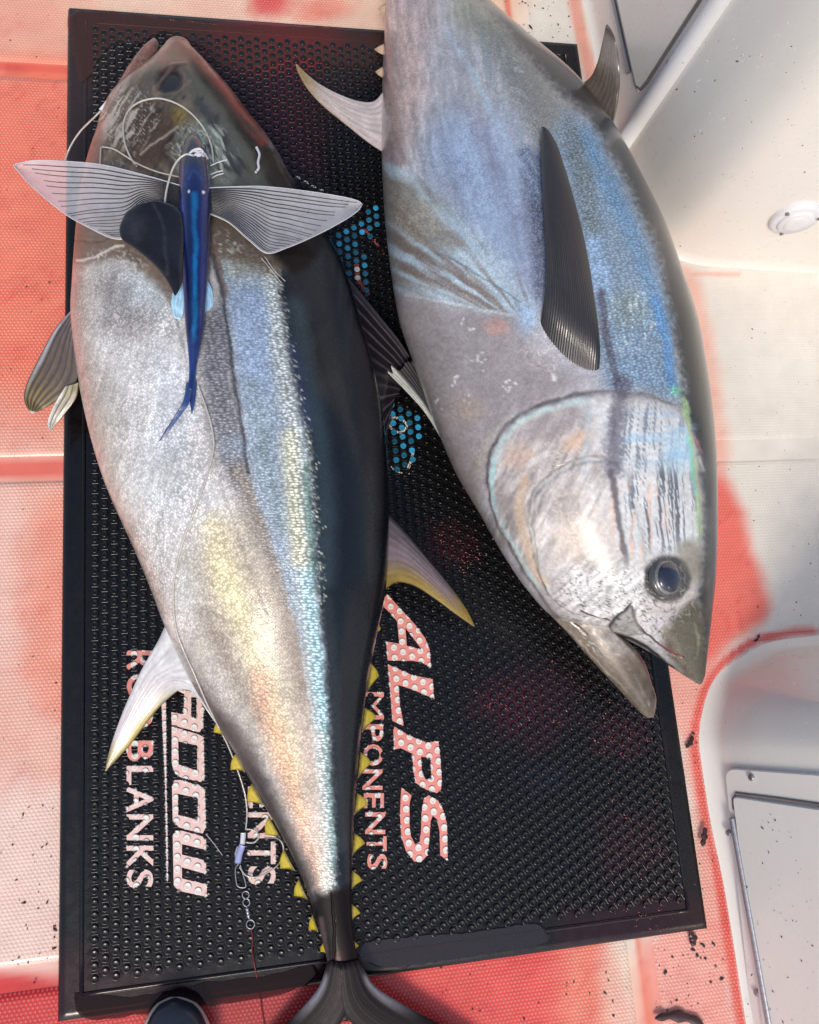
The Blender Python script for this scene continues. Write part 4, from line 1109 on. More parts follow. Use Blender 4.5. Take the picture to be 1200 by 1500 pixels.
    # snout
    p.poly([(985, 905), (1020, 880), (1034, 940), (1030, 1005), (1000, 985), (975, 950)], (84, 80, 66), 10, 0.9, (12, 4), 36, ro=0.2)
    p.line([(1018, 915), (1024, 940), (1020, 962)], 3, (190, 190, 150), 5, 0.35, nz=(5, 2), seed=123)
    p.line([(975, 920), (990, 940), (998, 970)], 10, (118, 116, 106), 8, 0.6)
    p.line([(925, 885), (934, 915), (955, 936), (985, 958), (1000, 963)], 3, (34, 30, 30), 2.5, 0.9, h=-0.0025)
    p.line([(968, 945), (985, 956), (998, 962)], 4, (170, 70, 70), 3, 0.7)
    p.poly([(893, 914), (905, 895), (922, 882), (930, 905), (938, 925), (915, 928), (900, 928)], (160, 160, 158), 4, 0.9, h=0.004)
    p.squig(912, 908, 18, 18, 8, .05, (70, 70, 72), 0.7, 37)
    p.line([(894, 912), (908, 894), (924, 880)], 3.5, (28, 25, 25), 3, 0.95, h=-0.003)
    p.line([(893, 914), (900, 928), (920, 934), (950, 952), (985, 978)], 5, (40, 36, 34), 4, 0.9)
    p.line([(852, 890), (870, 898), (892, 906)], 3, (52, 48, 48), 2.5, 0.8, h=-0.002)
    # eye surround
    p.blob(975, 846, 38, 36, (150, 150, 142), 0.8, hard=.3)
    p.blob(975, 846, 31, 29, (62, 62, 64), 0.9, hard=.85, h=0.002)
    p.squig(960, 845, 50, 44, 7, .05, (200, 200, 196), 0.5, 38)
    p.squig(1000, 885, 30, 30, 9, .06, (190, 190, 170), 0.5, 39)
    p.poly([(1000, 790), (1024, 800), (1026, 850), (1012, 850), (990, 810)], (120, 116, 100), 8, 0.6)
    p.mottle(14, 14, 0.06, 40); p.mottle(4, 4, 0.10, 41); p.mottle(70, 70, 0.07, 42)

tunaR = bpy.data.objects.new("tuna", None); COL.objects.link(tunaR)
tag(tunaR, "dead tuna lying head down with open mouth and round eye, blue flank, on the right", "tuna")
bodyR, VR, phR = fish_body("body", Lr, Rr, zR, hR, paint_right, M_SKIN_R, tunaR)
hitR = hitter(VR, 270)

# ------------------------------------------------------------------ studs and honeycomb ribs of the mat
hide = Painter.inside(SPX, np.vstack([LL, RR[::-1]])) | Painter.inside(SPX, np.vstack([LRP, RRP[::-1]]))
vis = ~hide & (SPX[:, 0] > 0) & (SPX[:, 0] < 1200) & (SPX[:, 1] > 0) & (SPX[:, 1] < 1500)
dist = np.linalg.norm(np.c_[studs, np.full(len(studs), MZ)] - CAM, axis=1)
order = np.argsort(np.where(vis, dist, 1e9))
single = set(order[:300].tolist())
def inprint(P):
    k = np.zeros(len(P), bool)
    for o_, h_, _ in PRINT:
        lo, hi = o_.min(0), o_.max(0)
        ix = np.where((P[:, 0] >= lo[0]) & (P[:, 0] <= hi[0]) & (P[:, 1] >= lo[1]) & (P[:, 1] <= hi[1]))[0]
        if not len(ix): continue
        q = Painter.inside(P[ix], o_)
        if h_ is not None: q &= ~Painter.inside(P[ix], h_)
        k[ix] |= q
    return k
def inemb(P):
    k = np.zeros(len(P), bool)
    for e in EMB: k |= Painter.inside(P, np.array(e))
    return k
ringi = np.r_[np.repeat(np.arange(len(prof)-1), SEG), len(prof)-1]
def stud_cols(ix):
    """colours of all the vertices of the studs ix: print lies on the flat tops, stain round their sides"""
    Vw = SV[None] + np.c_[studs[ix], np.full(len(ix), MZ)][:, None]
    q = PJ(Vw.reshape(-1, 3)); c = mat_paint(q); c = np.minimum(c, 34)*.8
    k = inprint(q); top = np.tile(ringi >= 2, len(ix))
    c[k & top] = (238, 232, 224); c[k & ~top] = (222, 126, 116)
    e = inemb(np.repeat(SPX[ix], len(SV), axis=0)) & ~k
    c[e & top] = np.repeat(np.random.default_rng(3).uniform(.55, 1.25, len(ix)), len(SV))[e & top][:, None]*np.array([48, 140, 182])
    w_ = np.repeat(scol[ix] == 1, len(SV)) & ~k & np.repeat(~inprint(SPX[ix]), len(SV)); c[w_ & top] = (226, 226, 220)
    return Vw, s2l(np.clip(c, 0, 255))
near_print = np.zeros(len(studs), bool)
for dx, dy in ((0, 0), (7, 0), (-7, 0), (0, 7), (0, -7)): near_print |= inprint(SPX + (dx, dy)) | inemb(SPX + (dx, dy))
me0 = mesh_np("stud", SV, SQ); me0.materials.append(M_RUB); setattr_col(me0, "col", np.tile(s2l((13, 12, 14)), (len(SV), 1)))
for i in sorted(single):
    if near_print[i]:
        me = mesh_np("stud", SV, SQ); me.materials.append(M_RUB); setattr_col(me, "col", stud_cols(np.array([i]))[1])
    else: me = me0
    o = bpy.data.objects.new("stud", me); COL.objects.link(o); o.parent = mat_root
    o.location = (studs[i, 0], studs[i, 1], MZ)
rest = np.array([i for i in range(len(studs)) if i not in single])
Vw, cw = stud_cols(rest); n = len(rest); offs = (np.arange(n)*len(SV))[:, None, None]
me = mesh_np("studs", Vw.reshape(-1, 3), [(q[None]+offs).reshape(-1, q.shape[1]) for q in SQ]); setattr_col(me, "col", cw)
link("studs", me, M_RUB, mat_root, kind="stuff")
# ribs: hexagon edges between neighbouring studs
edges = []
Rh = PITCH/math.sqrt(3)
for (x, y) in studs:
    cs = [(x + Rh*math.cos(math.radians(a)), y + Rh*math.sin(math.radians(a))) for a in (0, 60, 120, 180)]
    edges += [(cs[0], cs[1]), (cs[1], cs[2]), (cs[2], cs[3])]
E_ = np.array(edges); A = E_[:, 0]; B = E_[:, 1]; d_ = (B-A)/np.linalg.norm(B-A, axis=1)[:, None]; nr = np.c_[-d_[:, 1], d_[:, 0]]*0.0012
z0 = np.full((len(A), 1), MZ-0.0003); z1 = np.full((len(A), 1), MZ+0.0017)
V = np.stack([np.c_[A+nr, z0], np.c_[A, z1], np.c_[A-nr, z0], np.c_[B+nr, z0], np.c_[B, z1], np.c_[B-nr, z0]], 1).reshape(-1, 3)
o6 = (np.arange(len(A))*6)[:, None]
Qr = np.concatenate([o6 + np.array([[0, 3, 4, 1]]), o6 + np.array([[1, 4, 5, 2]])])
me = mesh_np("ribs", V, Qr[:, ::-1]); qv = PJ(V); cv = mat_paint(qv); setattr_col(me, "col", s2l(cv))
link("ribs", me, M_RUB, mat_root, kind="stuff")

# films of water lying on the mat
def film_mat(name, tint, rough=0.03, body=0.0, ior=1.36):
    mt = bpy.data.materials.new(name); mt.use_nodes = True; t = mt.node_tree
    t.nodes.remove(t.nodes["Principled BSDF"]); out = t.nodes["Material Output"]
    tr = N(t, "ShaderNodeBsdfTransparent"); tr.inputs[0].default_value = (*s2l(tint), 1)
    gl = N(t, "ShaderNodeBsdfGlossy"); gl.inputs["Roughness"].default_value = rough
    fr_ = N(t, "ShaderNodeFresnel"); fr_.inputs[0].default_value = ior
    v = objco(t); b = N(t, "ShaderNodeBump", i_Strength=0.03, i_Distance=0.002); t.links.new(noise(t, v, 12, 1), b.inputs["Height"])
    t.links.new(b.outputs[0], gl.inputs["Normal"]); t.links.new(b.outputs[0], fr_.inputs["Normal"])
    mx = N(t, "ShaderNodeMixShader"); t.links.new(fr_.outputs[0], mx.inputs[0]); t.links.new(tr.outputs[0], mx.inputs[1]); t.links.new(gl.outputs[0], mx.inputs[2])
    if body:
        df = N(t, "ShaderNodeBsdfDiffuse"); df.inputs[0].default_value = (*s2l(tint), 1)
        m2 = N(t, "ShaderNodeMixShader"); m2.inputs[0].default_value = body
        t.links.new(mx.outputs[0], m2.inputs[1]); t.links.new(df.outputs[0], m2.inputs[2]); mx = m2
    t.links.new(mx.outputs[0], out.inputs[0])
    return mt
M_FILM = film_mat("water_film", (190, 180, 190), body=0.05, ior=1.5); M_FILMR = film_mat("bloody_water_film", (206, 160, 152), body=0.07)
def puddle(pts, z, mat, label):
    c = crv(pts, 6*len(pts), True); k = len(c)
    jit = np.random.default_rng(len(pts)).normal(0, 1.0, c.shape); c = c + jit
    W = U(c[:, 0], c[:, 1], z); ct = W.mean(0)
    In = W + (ct-W)*0.03; Lo = W.copy(); Lo[:, 2] = MZ+.0001
    tri = np.array(tessellate_polygon([[Vector((*p[:2], 0)) for p in In]])) + k
    V = np.vstack([Lo, In]); Q = grid_faces(2, k, True)
    a = V[tri[:, 1]]-V[tri[:, 0]]; b_ = V[tri[:, 2]]-V[tri[:, 0]]; fl = (a[:, 0]*b_[:, 1]-a[:, 1]*b_[:, 0]) < 0
    tri[fl] = tri[fl][:, ::-1]
    link("puddle", mesh_np("puddle", V, [Q, tri], False), mat, label=label, kind="stuff")
puddle([(524, 1398), (530, 1382), (620, 1371), (700, 1365), (788, 1352), (800, 1362), (806, 1378), (740, 1394), (640, 1410), (575, 1419), (545, 1413)], MZ+0.0029, M_FILM, "thin grey puddle on the mat's lower edge right of the tail")
puddle([(110, 1455), (190, 1462), (300, 1440), (400, 1428), (462, 1414), (468, 1428), (440, 1448), (380, 1464), (260, 1478), (120, 1492)], MZ+0.0008, film_mat('dark_water_film', (120, 84, 84), body=0.06), "thin dark puddle along the mat's lower left edge")
puddle([(104, 18), (300, 33), (556, 50), (556, 88), (500, 96), (440, 84), (380, 96), (330, 100), (292, 66), (240, 44), (205, 62), (160, 62), (118, 120), (108, 80)], MZ+0.0026, M_FILMR, "thin reddish puddle along the mat's upper edge")

# ------------------------------------------------------------------ jaws, eye, fins
def small_paint(fn):
    def g(p):
        p.sc[:] = 0.02; p.ro[:] = 0.3; p.me[:] = 0.1; fn(p); p.mottle(9, 9, 0.2, 3); p.mottle(3, 3, 0.15, 4)
    return g
def pair_loft(Lq, Rq, n):
    Lq = np.array(Lq, float); Rq = np.array(Rq, float); md = (Lq+Rq)/2
    d = np.r_[0, np.cumsum(np.linalg.norm(np.diff(md, axis=0), axis=1))]; t = np.linspace(0, d[-1], n)
    g = lambda a: interp_y(np.c_[a, d], t)
    return np.stack([g(Lq[:, 0]), g(Lq[:, 1])], -1), np.stack([g(Rq[:, 0]), g(Rq[:, 1])], -1), t/d[-1]
a, b_, s = pair_loft([(746, 822), (772, 862), (800, 893), (832, 927), (862, 962), (895, 998), (922, 1027), (940, 1046), (948, 1052)],
                     [(850, 860), (880, 895), (893, 916), (914, 936), (932, 952), (945, 972), (954, 1000), (961, 1028), (958, 1051)], 120)
wj = np.linalg.norm(U(a[:, 0], a[:, 1], .1)-U(b_[:, 0], b_[:, 1], .1), axis=1)
def pj(p):
    p.c[:] = (116, 104, 92)
    p.poly([(740, 810), (860, 850), (900, 900), (930, 950), (900, 960), (840, 900), (780, 870)], (168, 162, 156), 14, 0.8, (14, 5), 2)
    p.line([(750, 830), (800, 885), (850, 940)], 10, (150, 138, 126), 8, 0.7)
    p.squig(880, 920, 60, 50, 11, .05, (206, 204, 200), 0.7, 3, 0.5, 0.8)
    p.line([(800, 893), (850, 940), (905, 1000), (940, 1040)], 3, (170, 160, 146), 3, 0.7)
    p.line([(893, 916), (920, 942), (945, 972), (958, 1020)], 6, (44, 38, 36), 5, 0.85)
    p.poly([(900, 980), (945, 1000), (960, 1050), (930, 1040)], (84, 74, 64), 12, 0.8)
    p.line([(770, 850), (830, 905), (860, 930)], 3, (70, 62, 60), 3, 0.7, h=-0.002)
fish_body("lower_jaw", a, b_, zprof(s, [(0, .112), (.4, .10), (1, .07)])+MZ, wj/2*zprof(s, [(0, .45), (.5, .6), (1, .8)]), small_paint(pj), M_SKIN_R, tunaR, 90, 24)
a, b_, s = pair_loft([(225, 55.5), (214, 65), (200, 81), (187, 100), (175, 120), (165, 138), (158, 155)], [(227, 55.5), (232, 63), (231, 78), (224, 93), (213, 108), (204, 124), (198, 142)], 70)
wj = np.linalg.norm(U(a[:, 0], a[:, 1], .1)-U(b_[:, 0], b_[:, 1], .1), axis=1)
def pj2(p):
    p.c[:] = (122, 86, 72)
    p.line([(222, 62), (200, 85), (178, 118)], 6, (150, 92, 78), 6, 0.8)
    p.line([(229, 62), (228, 85), (212, 108)], 6, (70, 48, 44), 5, 0.8)
    p.squig(195, 110, 40, 40, 9, .05, (190, 170, 150), 0.6, 3, 0.5, 0.8)
fish_body("lower_jaw", a, b_, zprof(s, [(0, .075), (1, .085)])+MZ, wj/2*0.7, small_paint(pj2), M_SKIN_L, tunaL, 70, 20)

zfL = lambda y: np.interp(y, yy, zL)
def zR_L(y): return np.interp(y, Lr[:, 1], zR)
def zR_R(y): return np.interp(y, Rr[:, 1], zR)

# the eye of the right tuna
hz = [z for z in hitR([976], [846])][0]
eyec = U(976, 846, hz+0.001); en = np.array([0.28, -0.1, 1.0])
def attr_plain(me, rgb): setattr_col(me, "col", np.tile(s2l(rgb), (len(me.vertices), 1)))
M_EYE = plain("eye_rim", (70, 70, 72), 0.25, coat=0.8); M_PUP = plain("eye_lens", (40, 44, 60), 0.08, coat=1.0, var=0.3, nscale=40, bmp=0)
M_IRIS = plain("eye_iris", (128, 126, 122), 0.25, 0.4, coat=0.8, var=0.3, nscale=300)
eye = link("eye", mesh_np("eye", *disc(eyec, en, 0.0265, 0.004, 40, 0.4)), M_EYE, tunaR)
link("iris", mesh_np("iris", *disc(eyec+en*0.0022, en, 0.0235, 0.004, 40, 0.3)), M_IRIS, eye)
link("pupil", mesh_np("pupil", *disc(eyec+en*0.0042, en, 0.0205, 0.004, 40, 0.9)), M_PUP, eye)

def fin(name, parent, lead, trail, colf, th=0.004, nu=44, nv=28, rays=10, ridge=0.12, mat=None, sag=0.0, rag=0.0):
    A = crv(lead, nu); B = crv(trail, nu)
    v = np.linspace(0, 1, nv); u = np.linspace(0, 1, nu)
    if rag:
        rr_ = np.random.default_rng(len(lead)*7+nu)
        k = 1 + rag*(np.interp(v, np.linspace(0, 1, rays+1), rr_.uniform(-1, 0, rays+1)))
    else: k = np.ones(nv)
    uu = np.clip(u[:, None]*k[None], 0, 1)
    def at(C, uu): return np.stack([np.interp(uu, u, C[:, i]) for i in range(3)], -1)
    G = at(A, uu)*(1-v)[None, :, None] + at(B, uu)*v[None, :, None]
    G[:, :, 2] -= sag*4*(v*(1-v))[None]
    W = U(G[..., 0], G[..., 1], G[..., 2])
    prof = np.sqrt(np.clip(4*v*(1-v), 0.0, 1))[None]*(0.25+0.75*(1-u[:, None]))
    prof = np.maximum(prof, 0.08)*(1 + ridge*np.cos(2*math.pi*rays*v)[None])
    tx = np.gradient(W, axis=0); ty = np.gradient(W, axis=1); nn = np.cross(tx, ty); nn /= np.linalg.norm(nn, axis=2)[:, :, None]+1e-12
    if nn[nu//3, nv//2, 2] < 0: nn = -nn
    T_ = W + nn*(th/2*prof)[:, :, None]; Bm = W - nn*(th/2*prof)[:, :, None]
    V = np.vstack([T_.reshape(-1, 3), Bm.reshape(-1, 3)]); g = grid_faces(nu, nv); m_ = nu*nv
    ring = np.concatenate([np.arange(nv), np.arange(1, nu)*nv+nv-1, (nu-1)*nv+np.arange(nv-2, -1, -1), np.arange(nu-2, 0, -1)*nv])
    r2 = np.roll(ring, -1)
    me = mesh_np(name, V, np.vstack([g, g[:, ::-1]+m_, np.stack([ring, r2, r2+m_, ring+m_], -1)]))
    Um, Vm = np.meshgrid(u, v, indexing='ij'); c = colf(Um.ravel(), Vm.ravel())
    c = np.clip(c*(1 + 0.16*(fbm(Um.ravel()*8, Vm.ravel()*rays*2, 1, 1, 3, nu)-.5)[:, None]*2), 0, 255)
    setattr_col(me, "col", s2l(np.vstack([c, c])))
    return link(name, me, mat or M_FIN, parent)

def lerp3(a, b, m): return np.array(a, float)*(1-m)[:, None] + np.array(b, float)*m[:, None]
def mixin(c, rgb, m): return c + (np.array(rgb, float)-c)*np.clip(m, 0, 1)[:, None]
def raysm(v, n, w=0.35, ph=0.0): return sstep(1-w, 1.0, np.cos(2*math.pi*(n*v+ph)))

def c_anal(u, v):
    c = lerp3((206, 210, 212), (196, 182, 186), u)
    c = mixin(c, (168, 162, 168), raysm(v, 11, 1.0)*0.5)
    c = mixin(c, (164, 140, 40), sstep(.55, .95, v)*sstep(.25, .75, u)); c = mixin(c, (120, 104, 40), sstep(.75, .97, u))
    return mixin(c, (70, 60, 34), sstep(.93, 1, v)*sstep(.3, .5, u))
za = zfL(970)
fin("anal_fin", tunaL, [(244, 912, za), (232, 938, za-.01), (208, 980, za-.03), (186, 1028, za-.045), (168, 1075, za-.06), (157, 1112, za-.07), (154, 1131, za-.075)],
    [(318, 1062, za-.03), (290, 1018, za-.025), (266, 1010, za-.03), (246, 1024, za-.04), (222, 1050, za-.05), (190, 1092, za-.065), (154, 1131, za-.075)], c_anal, 0.009, rays=11)
def c_d2(u, v):
    c = lerp3((78, 72, 80), (126, 110, 116), sstep(0, .5, v)); c = mixin(c, (44, 46, 52), sstep(.12, 0, v))
    c = mixin(c, (150, 126, 44), sstep(.5, .95, v)*0.9); c = mixin(c, (140, 116, 36), sstep(.6, .95, u))
    c = mixin(c, (176, 164, 170), raysm(v, 9, .6)*0.15); return mixin(c, (36, 30, 22), sstep(.96, 1, v)*.8 + sstep(.96, 1, u))
zb = zfL(820)
fin("second_dorsal_fin", tunaL, [(560, 742, zb), (588, 772, zb-.02), (622, 812, zb-.045), (655, 852, zb-.07), (682, 890, zb-.09), (697, 920, zb-.10)],
    [(556, 872, zb), (580, 854, zb-.02), (606, 858, zb-.04), (638, 878, zb-.065), (668, 900, zb-.085), (697, 920, zb-.10)], c_d2, 0.009, rays=9)
def c_d1(u, v):
    c = np.tile(np.array([38., 34, 40]), (len(u), 1)); c = mixin(c, (122, 116, 124), raysm(v, 12, .35)*0.8)
    return mixin(c, (86, 82, 92), sstep(.1, 0, v))
zd = zfL(520)
fin("first_dorsal_fin", tunaL, [(494, 388, zd), (520, 418, zd-.03), (556, 462, zd-.06), (586, 500, zd-.08), (606, 532, zd-.09)],
    [(562, 690, zd-.01), (566, 662, zd-.03), (568, 640, zd-.04), (570, 620, zd-.05), (572, 600, zd-.055)], c_d1, 0.007, nu=40, nv=60, rays=12, sag=0.01, rag=.08)
def c_pv(u, v):
    c = lerp3((92, 78, 78), (80, 66, 40), u); c = mixin(c, (44, 34, 34), raysm(v, 6, .8)*0.7); c = mixin(c, (136, 118, 56), sstep(.5, .85, u)*raysm(v, 6, 1, .5))
    c = mixin(c, (160, 164, 168), sstep(.16, .06, v)*sstep(.95, .5, u)); c = mixin(c, (52, 40, 38), sstep(.05, 0, v))
    return mixin(c, (228, 220, 216), sstep(.95, .985, u))
zp = zfL(520)
fin("pelvic_fin", tunaL, [(106, 452, zp-.03), (80, 483, zp-.05), (56, 527, zp-.075), (40, 560, zp-.09), (35, 582, zp-.10), (40, 598, zp-.10), (47, 606, zp-.10)],
    [(112, 486, zp-.04), (114, 526, zp-.05), (113, 556, zp-.07), (100, 578, zp-.085), (86, 586, zp-.09), (66, 598, zp-.10), (47, 606, zp-.10)], c_pv, 0.007, rays=6)
def c_pv2(u, v):
    c = lerp3((150, 142, 118), (206, 202, 198), u); c = mixin(c, (92, 84, 52), raysm(v, 3, .9)*0.8); return mixin(c, (228, 226, 222), sstep(.25, .05, v))
fin("pelvic_fin", tunaL, [(96, 566, zp-.075), (84, 585, zp-.09), (75, 602, zp-.095), (70, 620, zp-.10), (73, 632, zp-.10)],
    [(116, 560, zp-.06), (112, 582, zp-.08), (100, 600, zp-.09), (84, 620, zp-.10), (73, 632, zp-.10)], c_pv2, 0.006, rays=3)
# dark lobe tucked behind the bait
yl = np.linspace(297.5, 433, 90)
La = np.stack([interp_y([(228, 297), (205, 300), (190, 307), (179, 322), (175, 340), (180, 352), (196, 363), (216, 379), (236, 400), (250, 421), (256, 434)], yl), yl], -1)
Ra = np.stack([interp_y([(236, 297), (252, 301), (264, 310), (269, 325), (270, 350), (269, 380), (268, 400), (265, 420), (257, 434)], yl), yl], -1)
zz = np.array([z if z is not None else .25 for z in hitL((La[:, 0]+Ra[:, 0])/2, yl)])
zz = np.convolve(np.pad(zz, 15, mode='edge'), np.ones(31)/31, 'valid')
def pl(p): p.c[:] = (24, 22, 27); p.blob(200, 335, 20, 30, (52, 50, 52), .8); p.line([(225, 300), (238, 330), (245, 400)], 4, (60, 56, 60), 3, .6, h=.001)
hw = np.linalg.norm(U(La[:, 0], yl, .25)-U(Ra[:, 0], yl, .25), axis=1)/2
fish_body("pectoral_fin", La, Ra, zz+0.034, np.minimum(hw*0.5, 0.007), small_paint(pl), M_SKIN_L, tunaL, 80, 20)

def finlet(parent, top, tip, bot, z, rgb):
    mb = ((top[0]+bot[0])/2, (top[1]+bot[1])/2); tip = (tip[0]*.9+mb[0]*.1, tip[1]*.9+mb[1]*.1)
    def cf(u, v):
        c = np.tile(np.array(rgb, float), (len(u), 1)); c = mixin(c, np.array(rgb)*.35, sstep(.78, 1, v)); c = mixin(c, np.array(rgb)*.6, sstep(.5, 1, u)*.5); c = mixin(c, np.array([70, 64, 50]), sstep(.25, 0, u)*.7); return mixin(c, np.array(rgb)*.7+60, raysm(v, 3, .5)*.35)
    mid1 = ((top[0]+tip[0])/2 + (tip[0]-bot[0])*0.12, (top[1]+tip[1])/2); 
    fin("finlet", parent, [(*top, z), (*mid1, z-.006), (*tip, z-.012)], [(*bot, z), ((bot[0]+tip[0])/2, (bot[1]+tip[1])/2-1, z-.006), (*tip, z-.012)], cf, 0.0028, nu=12, nv=12, rays=3)
YE = (196, 172, 36)
for top, tip, bot in (((319, 1056), (312, 1074), (328, 1078)), ((346, 1102), (336, 1129), (360, 1131)), ((369, 1147), (361, 1176), (387, 1180)), ((394, 1195), (387, 1224), (412, 1228)), ((416, 1243), (409, 1274), (433, 1276)),
                      ((438, 1287), (429, 1314), (451, 1318)), ((458, 1339), (451, 1363), (467, 1366)), ((474, 1380), (468, 1395), (480, 1398)),
                      ((549, 905), (559, 922), (547, 935)), ((543, 970), (557, 990), (538, 1014)), ((534, 1036), (554, 1050), (530, 1074)), ((528, 1101), (546, 1117), (524, 1141)), ((523, 1161), (542, 1178), (519, 1194)),
                      ((519, 1220), (537, 1235), (516, 1254)), ((516, 1275), (533, 1290), (515, 1303)), ((515, 1324), (530, 1338), (515, 1349)), ((516, 1376), (527, 1386), (519, 1394))):
    finlet(tunaL, top, tip, bot, float(zfL(tip[1])) - .004, YE)
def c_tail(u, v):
    c = np.tile(np.array([26., 20, 22]), (len(u), 1)); c = mixin(c, (84, 72, 70), raysm(v, 16, .4)*sstep(.4, .05, u)*.6)  # base colour darkened to paint in the shade over the tail
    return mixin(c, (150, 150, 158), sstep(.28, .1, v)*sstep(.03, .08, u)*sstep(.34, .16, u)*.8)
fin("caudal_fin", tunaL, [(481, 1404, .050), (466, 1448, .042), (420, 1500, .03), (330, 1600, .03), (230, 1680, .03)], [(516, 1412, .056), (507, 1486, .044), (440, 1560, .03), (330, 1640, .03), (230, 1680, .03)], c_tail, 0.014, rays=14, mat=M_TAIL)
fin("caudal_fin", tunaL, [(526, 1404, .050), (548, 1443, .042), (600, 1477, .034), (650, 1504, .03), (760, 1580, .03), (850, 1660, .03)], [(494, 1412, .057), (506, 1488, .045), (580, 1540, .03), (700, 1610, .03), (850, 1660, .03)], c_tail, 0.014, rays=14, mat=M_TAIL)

# right tuna
def c_pec(u, v):
    c = np.tile(np.array([44., 41, 42]), (len(u), 1)); c = mixin(c, (104, 98, 92), raysm(v + .02*np.sin(u*9), 22, .5)*sstep(.95, .3, u)*sstep(.0, .3, v)*(.25+.75*fbm(v*9, u*2, 1, 1, 2, 5))*.55); return mixin(c, (24, 22, 24), sstep(.1, 0, v))
def drapeR(pts, up):
    zs = hitR([p[0] for p in pts], [p[1] for p in pts]); return [(p[0], p[1], (z if z is not None else .25)+up) for p, z in zip(pts, zs)]
fin("pectoral_fin", tunaR, [(q[0], q[1], q[2] - (.022 if i == 0 else .003 if i == 1 else 0)) for i, q in enumerate(drapeR([(876, 566), (879, 505), (868, 418), (857, 355), (841, 292), (818, 218), (803, 190), (795, 186)], .012))],
    [(q[0], q[1], q[2] - (.022 if i == 0 else .003 if i == 1 else 0)) for i, q in enumerate(drapeR([(788, 496), (796, 446), (800, 400), (799, 350), (796, 300), (794, 250), (793, 205), (795, 186)], .012))], c_pec, 0.010, nu=70, nv=90, rays=26, sag=-.006)
def c_d2r(u, v): return mixin(mixin(lerp3((74, 68, 66), (104, 94, 86), v), (132, 120, 110), raysm(v, 8, .6)*.35), (50, 46, 46), sstep(.1, 0, v))
zd = float(zR_R(160))
fin("second_dorsal_fin", tunaR, [(894, 204, zd+.02), (906, 146, zd+.06), (908, 105, zd+.09), (903, 63, zd+.11), (896, 44, zd+.12), (890, 36, zd+.12)], [(842, 128, zd+.02), (864, 114, zd+.05), (875, 92, zd+.08), (882, 64, zd+.10), (886, 46, zd+.11), (888, 36, zd+.12)], c_d2r, 0.007, nv=50, rays=14, ridge=.05)
def c_ar(u, v):
    c = lerp3((206, 192, 190), (192, 180, 168), u); c = mixin(c, (158, 146, 146), raysm(v, 8, .9)*.5); c = mixin(c, (150, 118, 62), sstep(.6, .9, u)*.8 + sstep(.1, 0, v)*.7*sstep(.2, .6, u)); return mixin(c, (230, 214, 206), sstep(.96, 1, u))
za = float(zR_L(170))
fin("anal_fin", tunaR, [(566, 226, za), (540, 209, za-.01), (512, 187, za-.03), (475, 157, za-.05), (450, 130, za-.065), (436, 105, za-.075), (433, 92, za-.078)],
    [(566, 128, za), (548, 148, za-.01), (526, 148, za-.02), (497, 138, za-.035), (467, 122, za-.055), (446, 105, za-.072), (433, 92, za-.078)], c_ar, 0.009, rays=8)
for top, tip, bot in (((566, 62), (546, 72), (566, 82)), ((564, 96), (548, 105), (563, 115)), ((568, 4), (552, 12), (567, 22)), ((569, -46), (556, -38), (569, -28)), ((571, -96), (559, -88), (571, -78))):
    finlet(tunaR, bot, tip, top, float(zR_L(tip[1])) - .004, (214, 176, 140))
def c_pr(u, v):
    c = np.tile(np.array([58., 54, 56]), (len(u), 1)); c = mixin(c, (150, 148, 148), raysm(v, 9, .4)*.8); c = mixin(c, (222, 226, 216), sstep(.34, .22, v)*(1-.5*raysm(v, 18, .6))); return c
zp = float(zR_L(610))
fin("pelvic_fin", tunaR, [(652, 652, zp-.02), (622, 604, zp-.05), (588, 566, zp-.07), (570, 548, zp-.075), (563, 538, zp-.075)], [(650, 606, zp-.02), (630, 574, zp-.05), (616, 546, zp-.07), (608, 530, zp-.075), (604, 518, zp-.075)], c_pr, 0.007, nv=50, rays=9, rag=.12)
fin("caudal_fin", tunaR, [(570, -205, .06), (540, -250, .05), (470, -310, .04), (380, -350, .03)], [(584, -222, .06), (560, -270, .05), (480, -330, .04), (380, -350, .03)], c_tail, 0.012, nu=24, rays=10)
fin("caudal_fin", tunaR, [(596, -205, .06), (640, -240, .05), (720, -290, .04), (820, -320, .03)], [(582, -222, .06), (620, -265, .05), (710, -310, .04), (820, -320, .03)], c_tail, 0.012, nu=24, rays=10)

# ------------------------------------------------------------------ the flying fish bait
fly = bpy.data.objects.new("flying_fish", None); COL.objects.link(fly)
tag(fly, "small blue flying fish with spread ribbed wings lying on the left tuna", "flying fish")
FLt = [(279, 195), (271, 206), (267, 218), (263, 240), (262, 262), (262, 290), (264, 320), (266, 360), (267, 400), (269, 440), (272, 480), (275, 510), (277, 540), (276, 560), (274, 572)]
FRt = [(284, 195), (292, 204), (298, 216), (303, 234), (307, 258), (309, 290), (308, 320), (307, 360), (305, 400), (302, 440), (298, 480), (293, 510), (288, 535), (286, 556), (285, 572)]
yf = np.linspace(195, 572, 240)
Lf = np.stack([interp_y(FLt, yf), yf], -1); Rf = np.stack([interp_y(FRt, yf), yf], -1)
zs = hitL((Lf[:, 0]+Rf[:, 0])/2, yf); zs = np.array([z if z is not None else .26 for z in zs])
zs = np.convolve(np.pad(zs, 20, mode='edge'), np.ones(41)/41, 'valid')
wf = np.linalg.norm(U(Lf[:, 0], yf, .27)-U(Rf[:, 0], yf, .27), axis=1)
hF = wf/2*0.85; zF = zs + hF*0.8 + 0.003
